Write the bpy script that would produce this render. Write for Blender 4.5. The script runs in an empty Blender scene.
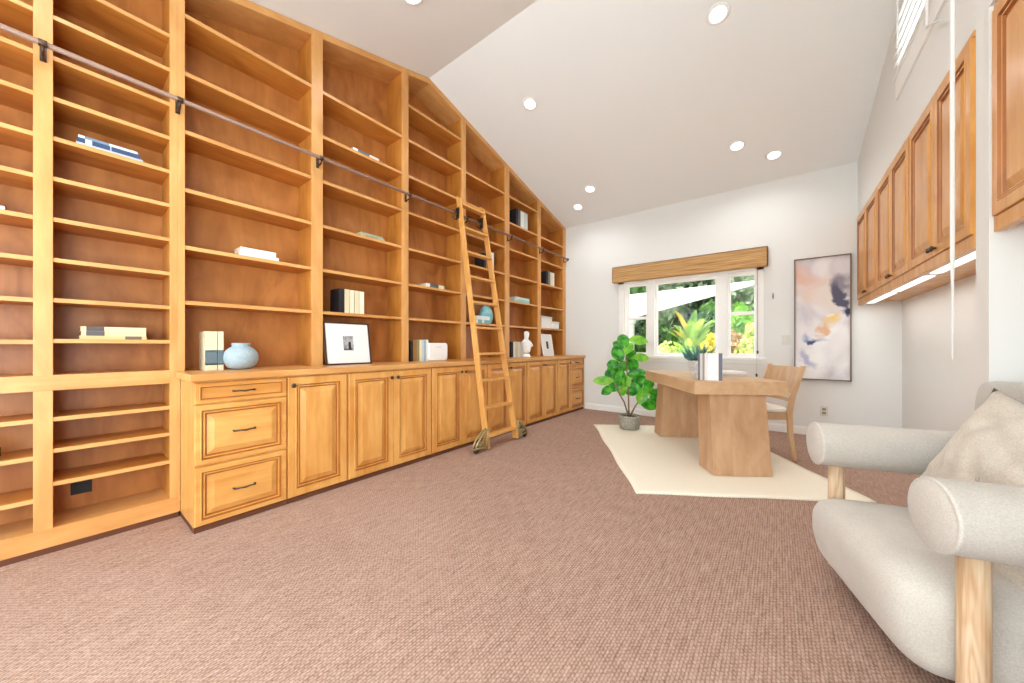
import bpy, bmesh, math, random
from mathutils import Vector, Matrix, Euler
random.seed(7)
scene = bpy.context.scene
C = scene.collection
PI = math.pi

# ------------------------------------------------------------------ camera, world, sun, big lights, exposure
FPX, YAW, CYPX, H = 347.4, 0.6525, 345.85, 1.09
cam_d = bpy.data.cameras.new('camera'); cam = bpy.data.objects.new('camera', cam_d); C.objects.link(cam)
cam_d.sensor_width = 36.0; cam_d.lens = 36.0 * FPX / 1024.0
cam_d.shift_y = (CYPX - 341.5) / 1024.0
cam_d.clip_start = 0.02
cam.location = (0, 0, H); cam.rotation_euler = (PI / 2, 0, YAW)
scene.camera = cam
scene.view_settings.view_transform = 'Standard'; scene.view_settings.look = 'None'
scene.view_settings.gamma = 1.0; scene.view_settings.use_curve_mapping = False
scene.view_settings.exposure = 0.13
scene.cycles.max_bounces = 10; scene.cycles.diffuse_bounces = 6; scene.cycles.transparent_max_bounces = 12
scene.cycles.sample_clamp_indirect = 6.0
scene.cycles.caustics_reflective = False; scene.cycles.caustics_refractive = False

world = bpy.data.worlds.new('sky'); scene.world = world; world.use_nodes = True
wn = world.node_tree.nodes; wl = world.node_tree.links
bg = wn['Background']
sky = wn.new('ShaderNodeTexSky'); sky.sky_type = 'HOSEK_WILKIE'; sky.turbidity = 3.0
sky.sun_direction = Vector((-0.5, -0.3, 0.8)).normalized()
mixw = wn.new('ShaderNodeMixRGB'); mixw.inputs[0].default_value = 0.75; mixw.inputs[2].default_value = (0.95, 0.98, 1.0, 1)
wl.new(sky.outputs[0], mixw.inputs[1]); wl.new(mixw.outputs[0], bg.inputs[0]); bg.inputs[1].default_value = 4.6

def light(name, kind, loc, rot, energy, color=(1, 1, 1), **kw):
    d = bpy.data.lights.new(name, kind); d.energy = energy; d.color = color
    for k, v in kw.items(): setattr(d, k, v)
    o = bpy.data.objects.new(name, d); C.objects.link(o); o.location = loc; o.rotation_euler = rot
    return o
# the sun stands behind the bookcase wall: it lights the garden, not the room
sun = light('sun', 'SUN', (-8, 5, 9), (0, math.radians(-35), math.radians(14)), 9.0, (1.0, 0.96, 0.88), angle=0.01)
# fill lamps added outside an unseen rear window and side door, both invented
light('added_fill_rear', 'AREA', (-1.3, -2.78, 1.45), (math.radians(112), 0, 0), 132, (0.82, 0.93, 1.0), shape='RECTANGLE', size=3.2, size_y=1.9)
light('added_fill_side', 'AREA', (0.94, -1.15, 1.25), (0, math.radians(115), 0), 115, (0.80, 0.93, 1.0), shape='RECTANGLE', size=2.0, size_y=1.5)

# ------------------------------------------------------------------ helpers
def lin(r, g, b):
    f = lambda c: ((c / 255 + 0.055) / 1.055) ** 2.4 if c > 10 else c / 255 / 12.92
    return (f(r), f(g), f(b), 1.0)

class MB:
    """collects shapes for one mesh"""
    def __init__(s): s.v = []; s.f = []; s.m = []; s.s = []
    def add(s, vs, fs, mi=0, sm=False):
        o = len(s.v); s.v += [tuple(v) for v in vs]
        for f in fs: s.f.append(tuple(i + o for i in f)); s.m.append(mi); s.s.append(sm)
        return s
    def box(s, x0, x1, y0, y1, z0, z1, mi=0):
        v = [(x, y, z) for z in (z0, z1) for y in (y0, y1) for x in (x0, x1)]
        return s.add(v, [(0, 2, 3, 1), (4, 5, 7, 6), (0, 1, 5, 4), (2, 6, 7, 3), (0, 4, 6, 2), (1, 3, 7, 5)], mi)
    def prism(s, poly, x0, x1, mi=0, axis='x'):
        """extrude a polygon given in the plane normal to axis"""
        n = len(poly)
        def P(a, t):
            if axis == 'x': return (t, a[0], a[1])
            if axis == 'y': return (a[0], t, a[1])
            return (a[0], a[1], t)
        v = [P(a, x0) for a in poly] + [P(a, x1) for a in poly]
        f = [tuple(range(n)), tuple(range(2 * n - 1, n - 1, -1))] + [(i, i + n, (i + 1) % n + n, (i + 1) % n) for i in range(n)]
        return s.add(v, f, mi)
    def lathe(s, prof, n=24, c=(0, 0, 0), mi=0, sm=True, sx=1, sy=1, mat=None):
        v = []
        for r, z in prof:
            for i in range(n):
                a = 2 * PI * i / n; p = Vector((r * math.cos(a) * sx, r * math.sin(a) * sy, z))
                if mat: p = mat @ p
                v.append((p.x + c[0], p.y + c[1], p.z + c[2]))
        f = []
        for k in range(len(prof) - 1):
            for i in range(n):
                j = (i + 1) % n; f.append((k * n + i, k * n + j, (k + 1) * n + j, (k + 1) * n + i))
        f.append(tuple(range(n - 1, -1, -1))); f.append(tuple((len(prof) - 1) * n + i for i in range(n)))
        return s.add(v, f, mi, sm)
    def tube(s, pts, r, n=10, mi=0, sm=True):
        pts = [Vector(p) for p in pts]; rs = r if isinstance(r, (list, tuple)) else [r] * len(pts)
        v = []; up = None
        for k, p in enumerate(pts):
            t = (pts[min(k + 1, len(pts) - 1)] - pts[max(k - 1, 0)]).normalized()
            if up is None: up = Vector((0, 0, 1)) if abs(t.z) < 0.9 else Vector((1, 0, 0))
            a = t.cross(up).normalized(); b = a.cross(t).normalized(); up = b
            for i in range(n):
                q = 2 * PI * i / n; v.append(p + (a * math.cos(q) + b * math.sin(q)) * rs[k])
        f = []
        for k in range(len(pts) - 1):
            for i in range(n):
                j = (i + 1) % n; f.append((k * n + i, k * n + j, (k + 1) * n + j, (k + 1) * n + i))
        f.append(tuple(range(n - 1, -1, -1))); f.append(tuple((len(pts) - 1) * n + i for i in range(n)))
        return s.add(v, f, mi, sm)
    def panel(s, face, a0, a1, z0, z1, rings, P, mis=None):
        """rectangular relief: rings = [(inset, height)], P(a, z, h) -> point"""
        v = []; f = []; ms = []
        for ins, h in rings:
            v += [P(a0 + ins, z0 + ins, h), P(a1 - ins, z0 + ins, h), P(a1 - ins, z1 - ins, h), P(a0 + ins, z1 - ins, h)]
        for k in range(len(rings) - 1):
            for i in range(4):
                j = (i + 1) % 4
                s_ = (k * 4 + i, k * 4 + j, k * 4 + 4 + j, k * 4 + 4 + i)
                f.append(s_); ms.append(mis[k] if mis else 0)
        f.append(tuple(len(v) - 4 + i for i in range(4))); ms.append(0)
        f.append((3, 2, 1, 0)); ms.append(0)
        o = len(s.v); s.v += [tuple(q) for q in v]
        for q, m in zip(f, ms): s.f.append(tuple(i + o for i in q)); s.m.append(m); s.s.append(False)
        return s
    def build(s, name, mats, parent=None, loc=(0, 0, 0), bevel=0, seg=2, sub=0, rot=None):
        me = bpy.data.meshes.new(name); me.from_pydata(s.v, [], s.f)
        if not isinstance(mats, (list, tuple)): mats = [mats]
        for m in mats: me.materials.append(m)
        me.polygons.foreach_set('material_index', s.m); me.polygons.foreach_set('use_smooth', s.s)
        bm = bmesh.new(); bm.from_mesh(me); bmesh.ops.recalc_face_normals(bm, faces=bm.faces); bm.to_mesh(me); bm.free()
        me.update()
        o = bpy.data.objects.new(name, me); C.objects.link(o); o.location = loc
        if rot: o.rotation_euler = rot
        if parent: o.parent = parent
        if bevel:
            b = o.modifiers.new('bevel', 'BEVEL'); b.width = bevel; b.segments = seg; b.limit_method = 'ANGLE'; b.angle_limit = math.radians(40)
        if sub:
            b = o.modifiers.new('sub', 'SUBSURF'); b.levels = sub; b.render_levels = sub
        return o

def tag(o, label, cat, group=None):
    o['label'] = label; o['category'] = cat
    if group: o['group'] = group
    return o
def thing(name, label, cat, loc=(0, 0, 0), rotz=0, group=None):
    o = bpy.data.objects.new(name, None); C.objects.link(o); o.location = loc; o.rotation_euler = (0, 0, rotz)
    o.empty_display_size = 0.1
    return tag(o, label, cat, group)
def struct(o): o['kind'] = 'structure'; return o
def copy_tree(o, parent=None):
    c = o.copy(); C.objects.link(c)
    if parent: c.parent = parent
    for ch in list(o.children): copy_tree(ch, c)
    return c

# ------------------------------------------------------------------ materials
def base(name, color, rough=0.6, spec=0.4, metal=0.0):
    m = bpy.data.materials.new(name); m.use_nodes = True
    b = m.node_tree.nodes['Principled BSDF']
    b.inputs['Base Color'].default_value = color; b.inputs['Roughness'].default_value = rough
    b.inputs['Specular IOR Level'].default_value = spec; b.inputs['Metallic'].default_value = metal
    return m, m.node_tree.nodes, m.node_tree.links, b
def N(ns, t, **kw):
    n = ns.new(t)
    for k, v in kw.items():
        if k in n.inputs.keys(): n.inputs[k].default_value = v
        else: setattr(n, k, v)
    return n
def ramp(ns, ls, src, stops, interp='LINEAR'):
    r = ns.new('ShaderNodeValToRGB'); r.color_ramp.interpolation = interp
    el = r.color_ramp.elements
    while len(el) < len(stops): el.new(0.5)
    for e, (p, c) in zip(el, stops): e.position = p; e.color = c
    ls.new(src, r.inputs[0]); return r
def coords(ns, ls, scale, rot=(0, 0, 0)):
    t = ns.new('ShaderNodeTexCoord'); mp = ns.new('ShaderNodeMapping')
    mp.inputs['Scale'].default_value = scale; mp.inputs['Rotation'].default_value = rot
    ls.new(t.outputs['Object'], mp.inputs[0]); return mp.outputs[0]
def wood(name, light_c, dark_c, axis='z', rough=0.38, scale=1.0, contrast=0.5, spec=0.4, streak=14):
    m, ns, ls, b = base(name, light_c, rough, spec)
    sc = {'x': (1.2, streak, streak), 'y': (streak, 1.2, streak), 'z': (streak, streak, 1.2)}[axis]
    co = coords(ns, ls, tuple(q * scale for q in sc))
    n1 = N(ns, 'ShaderNodeTexNoise', Scale=1.0, Detail=6.0, Roughness=0.6, Distortion=0.6); ls.new(co, n1.inputs['Vector'])
    co2 = coords(ns, ls, tuple(q ** 0.35 * 2.2 * scale for q in sc))
    n2 = N(ns, 'ShaderNodeTexNoise', Scale=1.0, Detail=3.0, Roughness=0.5, Distortion=1.2); ls.new(co2, n2.inputs['Vector'])
    mx = ns.new('ShaderNodeMath'); mx.operation = 'MULTIPLY_ADD'; mx.inputs[1].default_value = 0.5
    ls.new(n1.outputs[0], mx.inputs[0])
    m2 = ns.new('ShaderNodeMath'); m2.operation = 'MULTIPLY'; m2.inputs[1].default_value = 0.5; ls.new(n2.outputs[0], m2.inputs[0]); ls.new(m2.outputs[0], mx.inputs[2])
    r = ramp(ns, ls, mx.outputs[0], [(0.5 - 0.22 / max(contrast, .01) * .5, dark_c), (0.5 + 0.16 / max(contrast, .01) * .5, light_c)])
    ls.new(r.outputs[0], b.inputs['Base Color'])
    bp = N(ns, 'ShaderNodeBump', Strength=0.06, Distance=0.002); ls.new(n1.outputs[0], bp.inputs['Height']); ls.new(bp.outputs[0], b.inputs['Normal'])
    return m
M = {}
M['maple_v'] = wood('honey_maple_upright', lin(214, 160, 98), lin(194, 134, 72), 'z', contrast=0.7)
M['maple_h'] = wood('honey_maple_along', lin(214, 160, 98), lin(194, 134, 72), 'y', contrast=0.7)
M['maple_in'] = wood('shaded_maple_shelf', lin(198, 130, 56), lin(166, 98, 34), 'y', contrast=0.7)  # same maple darkened: shade of the shelf bays put into the colour
M['maple_shaded_v'] = wood('shaded_maple_partition', lin(196, 130, 56), lin(166, 100, 36), 'z', contrast=0.7)  # same maple, painted darker so the side faces read as shaded
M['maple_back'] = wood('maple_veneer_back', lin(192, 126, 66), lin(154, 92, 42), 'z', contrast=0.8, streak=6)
M['door_v'] = wood('golden_maple_door', lin(222, 164, 92), lin(198, 132, 62), 'z', contrast=0.7, rough=0.26)
M['door_h'] = wood('golden_maple_drawer', lin(222, 164, 92), lin(198, 132, 62), 'y', contrast=0.7, rough=0.32)
M['glaze'] = wood('dark_glaze_groove', lin(176, 108, 46), lin(140, 80, 30), 'z', contrast=0.6, rough=0.4)
M['kick'] = base('toe_kick_brown', lin(96, 52, 30), 0.7)[0]
M['desk'] = wood('oak_desk', lin(200, 162, 126), lin(176, 134, 98), 'z', contrast=0.7, rough=0.45)
M['desk_top'] = wood('oak_desk_top', lin(212, 176, 138), lin(190, 150, 112), 'y', contrast=0.6, rough=0.45)
M['chair_wood'] = wood('chair_oak', lin(206, 170, 132), lin(184, 144, 104), 'z', contrast=0.6, rough=0.45)
M['ladder'] = wood('ladder_maple', lin(226, 172, 100), lin(202, 140, 70), 'z', contrast=0.6)
M['wall'] = base('warm_white_paint', lin(228, 228, 225), 0.85, 0.2)[0]
M['ceiling'] = base('ceiling_white', lin(238, 240, 240), 0.9, 0.2)[0]
M['trim'] = base('white_trim', lin(240, 239, 236), 0.45, 0.4)[0]
M['white'] = base('white_gloss', lin(238, 238, 236), 0.35)[0]
M['plate'] = base('ivory_plate', lin(214, 210, 200), 0.4)[0]
M['bronze'] = base('dark_bronze', lin(84, 66, 54), 0.35, 0.5, 0.7)[0]
M['rail'] = base('brown_steel', lin(140, 112, 98), 0.55, 0.3, 0.2)[0]
M['brass'] = base('antique_brass', lin(172, 160, 118), 0.35, 0.5, 0.6)[0]
M['black'] = base('black_matte', lin(26, 24, 24), 0.5)[0]
M['dark_frame'] = base('dark_walnut_frame', lin(66, 44, 36), 0.4)[0]
M['brown_frame'] = base('thin_brown_frame', lin(120, 96, 78), 0.4)[0]
M['soil'] = base('potting_soil', lin(60, 44, 34), 0.95)[0]
M['stem'] = base('woody_stem', lin(126, 106, 78), 0.8)[0]
M['pages'] = base('book_pages', lin(232, 222, 200), 0.8)[0]
M['paper'] = base('white_paper', lin(222, 222, 220), 0.7)[0]

def emis(name, col, st):
    m = bpy.data.materials.new(name); m.use_nodes = True; ns = m.node_tree.nodes; ns.clear()
    e = ns.new('ShaderNodeEmission'); e.inputs[0].default_value = col; e.inputs[1].default_value = st
    o = ns.new('ShaderNodeOutputMaterial'); m.node_tree.links.new(e.outputs[0], o.inputs[0]); return m
M['lamp'] = emis('lamp_lens', (1, 0.98, 0.94, 1), 6.0)
M['strip'] = emis('strip_lens', (1, 0.97, 0.92, 1), 1.6)
def glass():
    m = bpy.data.materials.new('window_glass'); m.use_nodes = True; ns = m.node_tree.nodes; ls = m.node_tree.links; ns.clear()
    t = ns.new('ShaderNodeBsdfTransparent'); t.inputs[0].default_value = (0.97, 0.99, 0.98, 1)
    g = ns.new('ShaderNodeBsdfGlossy'); g.inputs['Roughness'].default_value = 0.02
    mx = ns.new('ShaderNodeMixShader'); mx.inputs[0].default_value = 0.008
    o = ns.new('ShaderNodeOutputMaterial'); ls.new(t.outputs[0], mx.inputs[1]); ls.new(g.outputs[0], mx.inputs[2]); ls.new(mx.outputs[0], o.inputs[0]); return m
M['glass'] = glass()

def carpet():
    m, ns, ls, b = base('woven_loop_carpet', lin(196, 158, 140), 0.95, 0.1)
    t = ns.new('ShaderNodeTexCoord'); sp = ns.new('ShaderNodeSeparateXYZ'); 
    wv = N(ns, 'ShaderNodeTexNoise', Scale=60.0, Detail=2.0); ls.new(t.outputs['Object'], wv.inputs['Vector'])
    vv = ns.new('ShaderNodeVectorMath'); vv.operation = 'MULTIPLY_ADD'; vv.inputs[1].default_value = (0.007, 0.016, 0); ls.new(wv.outputs['Color'], vv.inputs[0]); ls.new(t.outputs['Object'], vv.inputs[2]); ls.new(vv.outputs[0], sp.inputs[0])
    def m_(op, a, bv=None, c=None):
        q = ns.new('ShaderNodeMath'); q.operation = op
        for i, v in enumerate((a, bv, c)):
            if v is None: continue
            if hasattr(v, 'is_linked') or hasattr(v, 'links'): ls.new(v, q.inputs[i])
            else: q.inputs[i].default_value = v
        return q.outputs[0]
    row = m_('FLOOR', m_('DIVIDE', sp.outputs[0], 0.0115))
    sx = m_('ABSOLUTE', m_('SINE', m_('MULTIPLY', sp.outputs[0], PI / 0.0115)))
    off = m_('MULTIPLY', row, PI / 2)
    sy = m_('ABSOLUTE', m_('SINE', m_('ADD', m_('MULTIPLY', sp.outputs[1], PI / 0.018), off)))
    hgt = m_('MULTIPLY', m_('POWER', sx, 0.6), m_('ADD', m_('MULTIPLY', m_('POWER', sy, 0.7), 0.7), 0.3))
    n = N(ns, 'ShaderNodeTexNoise', Scale=70.0, Detail=4.0, Roughness=0.7); ls.new(t.outputs['Object'], n.inputs['Vector'])
    n2 = N(ns, 'ShaderNodeTexNoise', Scale=1.3, Detail=3.0); ls.new(t.outputs['Object'], n2.inputs['Vector'])
    mp = ns.new('ShaderNodeMapping'); mp.inputs['Scale'].default_value = (74, 9, 1); ls.new(t.outputs['Object'], mp.inputs[0])
    n3 = N(ns, 'ShaderNodeTexNoise', Scale=1.0, Detail=2.0); ls.new(mp.outputs[0], n3.inputs['Vector'])
    v = m_('ADD', m_('MULTIPLY', hgt, 0.32), m_('ADD', m_('MULTIPLY', n.outputs[0], 0.64), m_('MULTIPLY', n3.outputs[0], 0.4)))
    v = m_('ADD', v, m_('MULTIPLY', n2.outputs[0], 0.12))
    r = ramp(ns, ls, v, [(0.38, lin(84, 62, 52)), (0.74, lin(160, 129, 114)), (1.0, lin(192, 165, 149))])
    ls.new(r.outputs[0], b.inputs['Base Color'])
    bp = N(ns, 'ShaderNodeBump', Strength=0.5, Distance=0.004); ls.new(v, bp.inputs['Height']); ls.new(bp.outputs[0], b.inputs['Normal'])
    return m
M['carpet'] = carpet()
def fabric(name, c1, c2, sc=220.0, bump=0.35, big=5.0):
    m, ns, ls, b = base(name, c1, 0.95, 0.15)
    co = coords(ns, ls, (1, 1, 1))
    n = N(ns, 'ShaderNodeTexNoise', Scale=sc, Detail=3.0, Roughness=0.7); ls.new(co, n.inputs['Vector'])
    n2 = N(ns, 'ShaderNodeTexNoise', Scale=big, Detail=3.0); ls.new(co, n2.inputs['Vector'])
    a = ns.new('ShaderNodeMath'); a.operation = 'MULTIPLY_ADD'; a.inputs[1].default_value = 0.65
    h = ns.new('ShaderNodeMath'); h.operation = 'MULTIPLY'; h.inputs[1].default_value = 0.35
    ls.new(n2.outputs[0], h.inputs[0]); ls.new(n.outputs[0], a.inputs[0]); ls.new(h.outputs[0], a.inputs[2])
    r = ramp(ns, ls, a.outputs[0], [(0.35, c2), (0.62, c1)]); ls.new(r.outputs[0], b.inputs['Base Color'])
    bp = N(ns, 'ShaderNodeBump', Strength=bump, Distance=0.003); ls.new(a.outputs[0], bp.inputs['Height']); ls.new(bp.outputs[0], b.inputs['Normal'])
    b.inputs['Sheen Weight'].default_value = 0.2
    return m
M['linen'] = fabric('oatmeal_linen', lin(206, 200, 191), lin(182, 175, 166))
M['pillow'] = fabric('crinkled_linen', lin(206, 196, 182), lin(182, 172, 158), 160, 0.6, 9)
M['greige'] = fabric('grey_linen', lin(192, 187, 178), lin(164, 158, 149))
M['seat_white'] = fabric('white_seat_cloth', lin(240, 237, 230), lin(228, 224, 214))
def rug_mat():
    m, ns, ls, b = base('cream_flatweave', lin(236, 228, 208), 0.95, 0.1)
    co = coords(ns, ls, (1, 1, 1), (0, 0, 0))
    w = N(ns, 'ShaderNodeTexWave', Scale=24.0, Distortion=0.6); w.bands_direction = 'DIAGONAL'; ls.new(co, w.inputs['Vector'])
    n = N(ns, 'ShaderNodeTexNoise', Scale=120.0, Detail=2.0); ls.new(co, n.inputs['Vector'])
    mx = ns.new('ShaderNodeMath'); mx.operation = 'MULTIPLY_ADD'; mx.inputs[1].default_value = 0.5; ls.new(w.outputs[1], mx.inputs[0]); 
    hh = ns.new('ShaderNodeMath'); hh.operation = 'MULTIPLY'; hh.inputs[1].default_value = 0.5; ls.new(n.outputs[0], hh.inputs[0]); ls.new(hh.outputs[0], mx.inputs[2])
    r = ramp(ns, ls, mx.outputs[0], [(0.1, lin(222, 211, 188)), (0.6, lin(242, 235, 218))]); ls.new(r.outputs[0], b.inputs['Base Color'])
    bp = N(ns, 'ShaderNodeBump', Strength=0.3, Distance=0.003); ls.new(mx.outputs[0], bp.inputs['Height']); ls.new(bp.outputs[0], b.inputs['Normal'])
    return m
M['rug'] = rug_mat()
def ash():
    m, ns, ls, b = base('ash_post', lin(226, 192, 150), 0.5, 0.3)
    co = coords(ns, ls, (13, 13, 1.0))
    n = N(ns, 'ShaderNodeTexNoise', Scale=1.6, Detail=2.0, Distortion=0.5); ls.new(co, n.inputs['Vector'])
    w = ns.new('ShaderNodeMath'); w.operation = 'MULTIPLY'; w.inputs[1].default_value = 38.0; ls.new(n.outputs[0], w.inputs[0])
    s_ = ns.new('ShaderNodeMath'); s_.operation = 'SINE'; ls.new(w.outputs[0], s_.inputs[0])
    co2 = coords(ns, ls, (160, 160, 6)); n2 = N(ns, 'ShaderNodeTexNoise', Scale=1.0, Detail=2.0); ls.new(co2, n2.inputs['Vector'])
    a = ns.new('ShaderNodeMath'); a.operation = 'MULTIPLY_ADD'; a.inputs[1].default_value = 0.2; ls.new(s_.outputs[0], a.inputs[0]); ls.new(n2.outputs[0], a.inputs[2])
    r = ramp(ns, ls, a.outputs[0], [(0.1, lin(186, 146, 108)), (0.45, lin(204, 172, 138)), (0.85, lin(216, 190, 160))]); ls.new(r.outputs[0], b.inputs['Base Color'])
    return m
M['ash'] = ash()
def woven():
    m, ns, ls, b = base('woven_wood_shade', lin(190, 150, 100), 0.8, 0.2)
    co = coords(ns, ls, (2, 1, 110))
    n = N(ns, 'ShaderNodeTexNoise', Scale=1.0, Detail=3.0, Roughness=0.6); ls.new(co, n.inputs['Vector'])
    r = ramp(ns, ls, n.outputs[0], [(0.32, lin(150, 108, 64)), (0.65, lin(210, 170, 118))]); ls.new(r.outputs[0], b.inputs['Base Color'])
    bp = N(ns, 'ShaderNodeBump', Strength=0.4, Distance=0.002); ls.new(n.outputs[0], bp.inputs['Height']); ls.new(bp.outputs[0], b.inputs['Normal'])
    return m
M['woven'] = woven()
def speckle(name, c1, c2, sc, rough=0.7):
    m, ns, ls, b = base(name, c1, rough)
    co = coords(ns, ls, (1, 1, 1)); n = N(ns, 'ShaderNodeTexNoise', Scale=sc, Detail=4.0, Roughness=0.7); ls.new(co, n.inputs['Vector'])
    r = ramp(ns, ls, n.outputs[0], [(0.4, c2), (0.6, c1)]); ls.new(r.outputs[0], b.inputs['Base Color']); return m
M['concrete'] = speckle('grey_cement', lin(168, 162, 150), lin(140, 134, 122), 40, 0.9)
M['vase_blue'] = speckle('matte_grey_blue', lin(158, 172, 180), lin(146, 162, 170), 30, 0.75)
M['vase_teal'] = speckle('teal_glaze', lin(150, 200, 204), lin(116, 172, 180), 14, 0.35)
M['terrazzo'] = speckle('pale_fluted_pot', lin(222, 220, 216), lin(188, 186, 182), 60, 0.7)
def foliage_mat(name, c1, c2, sc=4.0, trans=0.35, rough=0.5):
    m = bpy.data.materials.new(name); m.use_nodes = True; ns = m.node_tree.nodes; ls = m.node_tree.links
    b = ns['Principled BSDF']; b.inputs['Roughness'].default_value = rough
    co = coords(ns, ls, (1, 1, 1)); n = N(ns, 'ShaderNodeTexNoise', Scale=sc, Detail=3.0); ls.new(co, n.inputs['Vector'])
    r = ramp(ns, ls, n.outputs[0], [(0.38, c2), (0.62, c1)]); ls.new(r.outputs[0], b.inputs['Base Color'])
    t = ns.new('ShaderNodeBsdfTranslucent'); ls.new(r.outputs[0], t.inputs[0])
    mx = ns.new('ShaderNodeMixShader'); mx.inputs[0].default_value = trans
    ls.new(b.outputs[0], mx.inputs[1]); ls.new(t.outputs[0], mx.inputs[2]); ls.new(mx.outputs[0], ns['Material Output'].inputs[0]); return m
M['fig_leaf'] = foliage_mat('fig_leaf_green', lin(84, 184, 48), lin(30, 116, 26), 14, 0.3, 0.35)
M['fig_leaf_young'] = foliage_mat('fig_leaf_young', lin(156, 212, 70), lin(86, 180, 50), 9, 0.35, 0.35)

# ================================================================== THE ROOM
XW0, XN, XR = -3.34, 1.076, 0.734
YR, YB = -2.6, 5.5775
RY, RZ, S1, S2 = 2.481, 4.033, 0.2687, 0.2665
def ceil_z(y): return RZ - (RY - y) * S1 if y < RY else RZ - (y - RY) * S2
T = 0.12
fl = MB().box(XW0 - T, XN + T, YR - T, YB + T, -0.1, 0.0).build('floor', M['carpet']); struct(fl)
cb = MB()
prof = [(YR - T, ceil_z(YR - T)), (RY, RZ), (YB + T, ceil_z(YB + T))]
poly = prof + [(y, z + 0.15) for y, z in reversed(prof)]
cb.prism(poly, XW0 - T, XN + T); struct(cb.build('ceiling', M['ceiling']))
def yzwall(ya, yb, zlow=0.0):
    pts = [(ya, zlow), (yb, zlow), (yb, ceil_z(yb) + 0.02)]
    if ya < RY < yb: pts.append((RY, RZ + 0.02))
    pts.append((ya, ceil_z(ya) + 0.02)); return pts
struct(MB().prism(yzwall(YR, YB), XW0 - T, XW0).build('wall_left', M['wall']))
# back wall with the window opening
WX0, WX1, WZ0, WZ1 = -1.985, -0.215, 0.93, 2.09
bw = MB(); zt = ceil_z(YB) + 0.02
bw.box(XW0 - T, WX0, YB, YB + T, 0, zt).box(WX1, XN + T, YB, YB + T, 0, zt).box(WX0, WX1, YB, YB + T, 0, WZ0).box(WX0, WX1, YB, YB + T, WZ1, zt)
struct(bw.build('wall_back', M['wall']))
# right wall: two niches, a pilaster, a high window above, an added door opening behind the camera
PY0, PY1 = 2.471, 2.597          # pilaster
NZ = 2.57                         # niche head
N2Y = 1.15                        # near end of the second niche
SWY0, SWY1, SWZ0, SWZ1 = 3.0, 3.86, 3.15, 3.60
rw = MB()
rw.box(XN, XN + T, -0.4, YB, 0, NZ + 0.02)                       # niche back
rw.box(XR, XN, PY0, PY1, 0, NZ)                             # pilaster
rw.prism(yzwall(YR, SWY0, NZ) , XR, XN + T)
rw.prism([(SWY0, NZ), (SWY1, NZ), (SWY1, SWZ0), (SWY0, SWZ0)], XR, XN + T)
rw.prism([(SWY0, SWZ1), (SWY1, SWZ1), (SWY1, ceil_z(SWY1) + .02), (SWY0, ceil_z(SWY0) + .02)], XR, XN + T)
rw.prism(yzwall(SWY1, YB, NZ), XR, XN + T)
rw.box(XR, XN + T, -0.35, N2Y, 0, NZ)
rw.box(XR, XN + T, YR, -1.95, 0, NZ); rw.box(XR, XN + T, -1.95, -0.35, 2.25, NZ)
struct(rw.build('wall_right', M['wall']))
# wall behind the camera
rr = MB(); zt = ceil_z(YR) + 0.02
rr.box(XW0 - T, -2.95, YR - T, YR, 0, zt).box(0.35, XN + T, YR - T, YR, 0, zt).box(-2.95, 0.35, YR - T, YR, 0, 0.55).box(-2.95, 0.35, YR - T, YR, 2.5, zt)
struct(rr.build('wall_rear', M['wall']))
# unseen rear window and side door, added to bring in fill light
w = MB(); 
for x in (-2.95, -1.87, -0.79, 0.29): w.box(x, x + 0.06, YR - 0.09, YR - 0.02, 0.55, 2.5)
w.box(-2.95, 0.35, YR - 0.09, YR - 0.02, 0.55, 0.61).box(-2.95, 0.35, YR - 0.09, YR - 0.02, 2.44, 2.5)
w3 = struct(w.build('added_rear_window', M['trim'])); MB().box(-2.9, 0.3, YR - 0.06, YR - 0.052, 0.6, 2.45).build('pane', M['glass'], w3)
w = MB()
for y in (-1.95, -1.19, -0.43): w.box(XR + 0.05, XR + 0.11, y, y + 0.08, 0, 2.25)
w.box(XR + 0.05, XR + 0.11, -1.95, -0.35, 0, 0.12).box(XR + 0.05, XR + 0.11, -1.95, -0.35, 2.15, 2.25)
d1 = struct(w.build('added_side_door', M['trim'])); MB().box(XR + 0.076, XR + 0.084, -1.88, -0.42, 0.1, 2.18).build('pane', M['glass'], d1)
# baseboards
struct(MB().box(-2.66, XN, YB - 0.016, YB, 0, 0.085).box(-2.66, XN, YB - 0.009, YB, 0.085, 0.1).build('baseboard_back', M['trim'], bevel=0.003))
struct(MB().box(XN - 0.016, XN, PY1, YB - 0.016, 0, 0.085).box(XN - 0.016, XN, N2Y, PY0, 0, 0.085).box(XR - 0.016, XR, PY0, PY1, 0, 0.085).build('baseboard_right', M['trim'], bevel=0.003))

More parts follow.
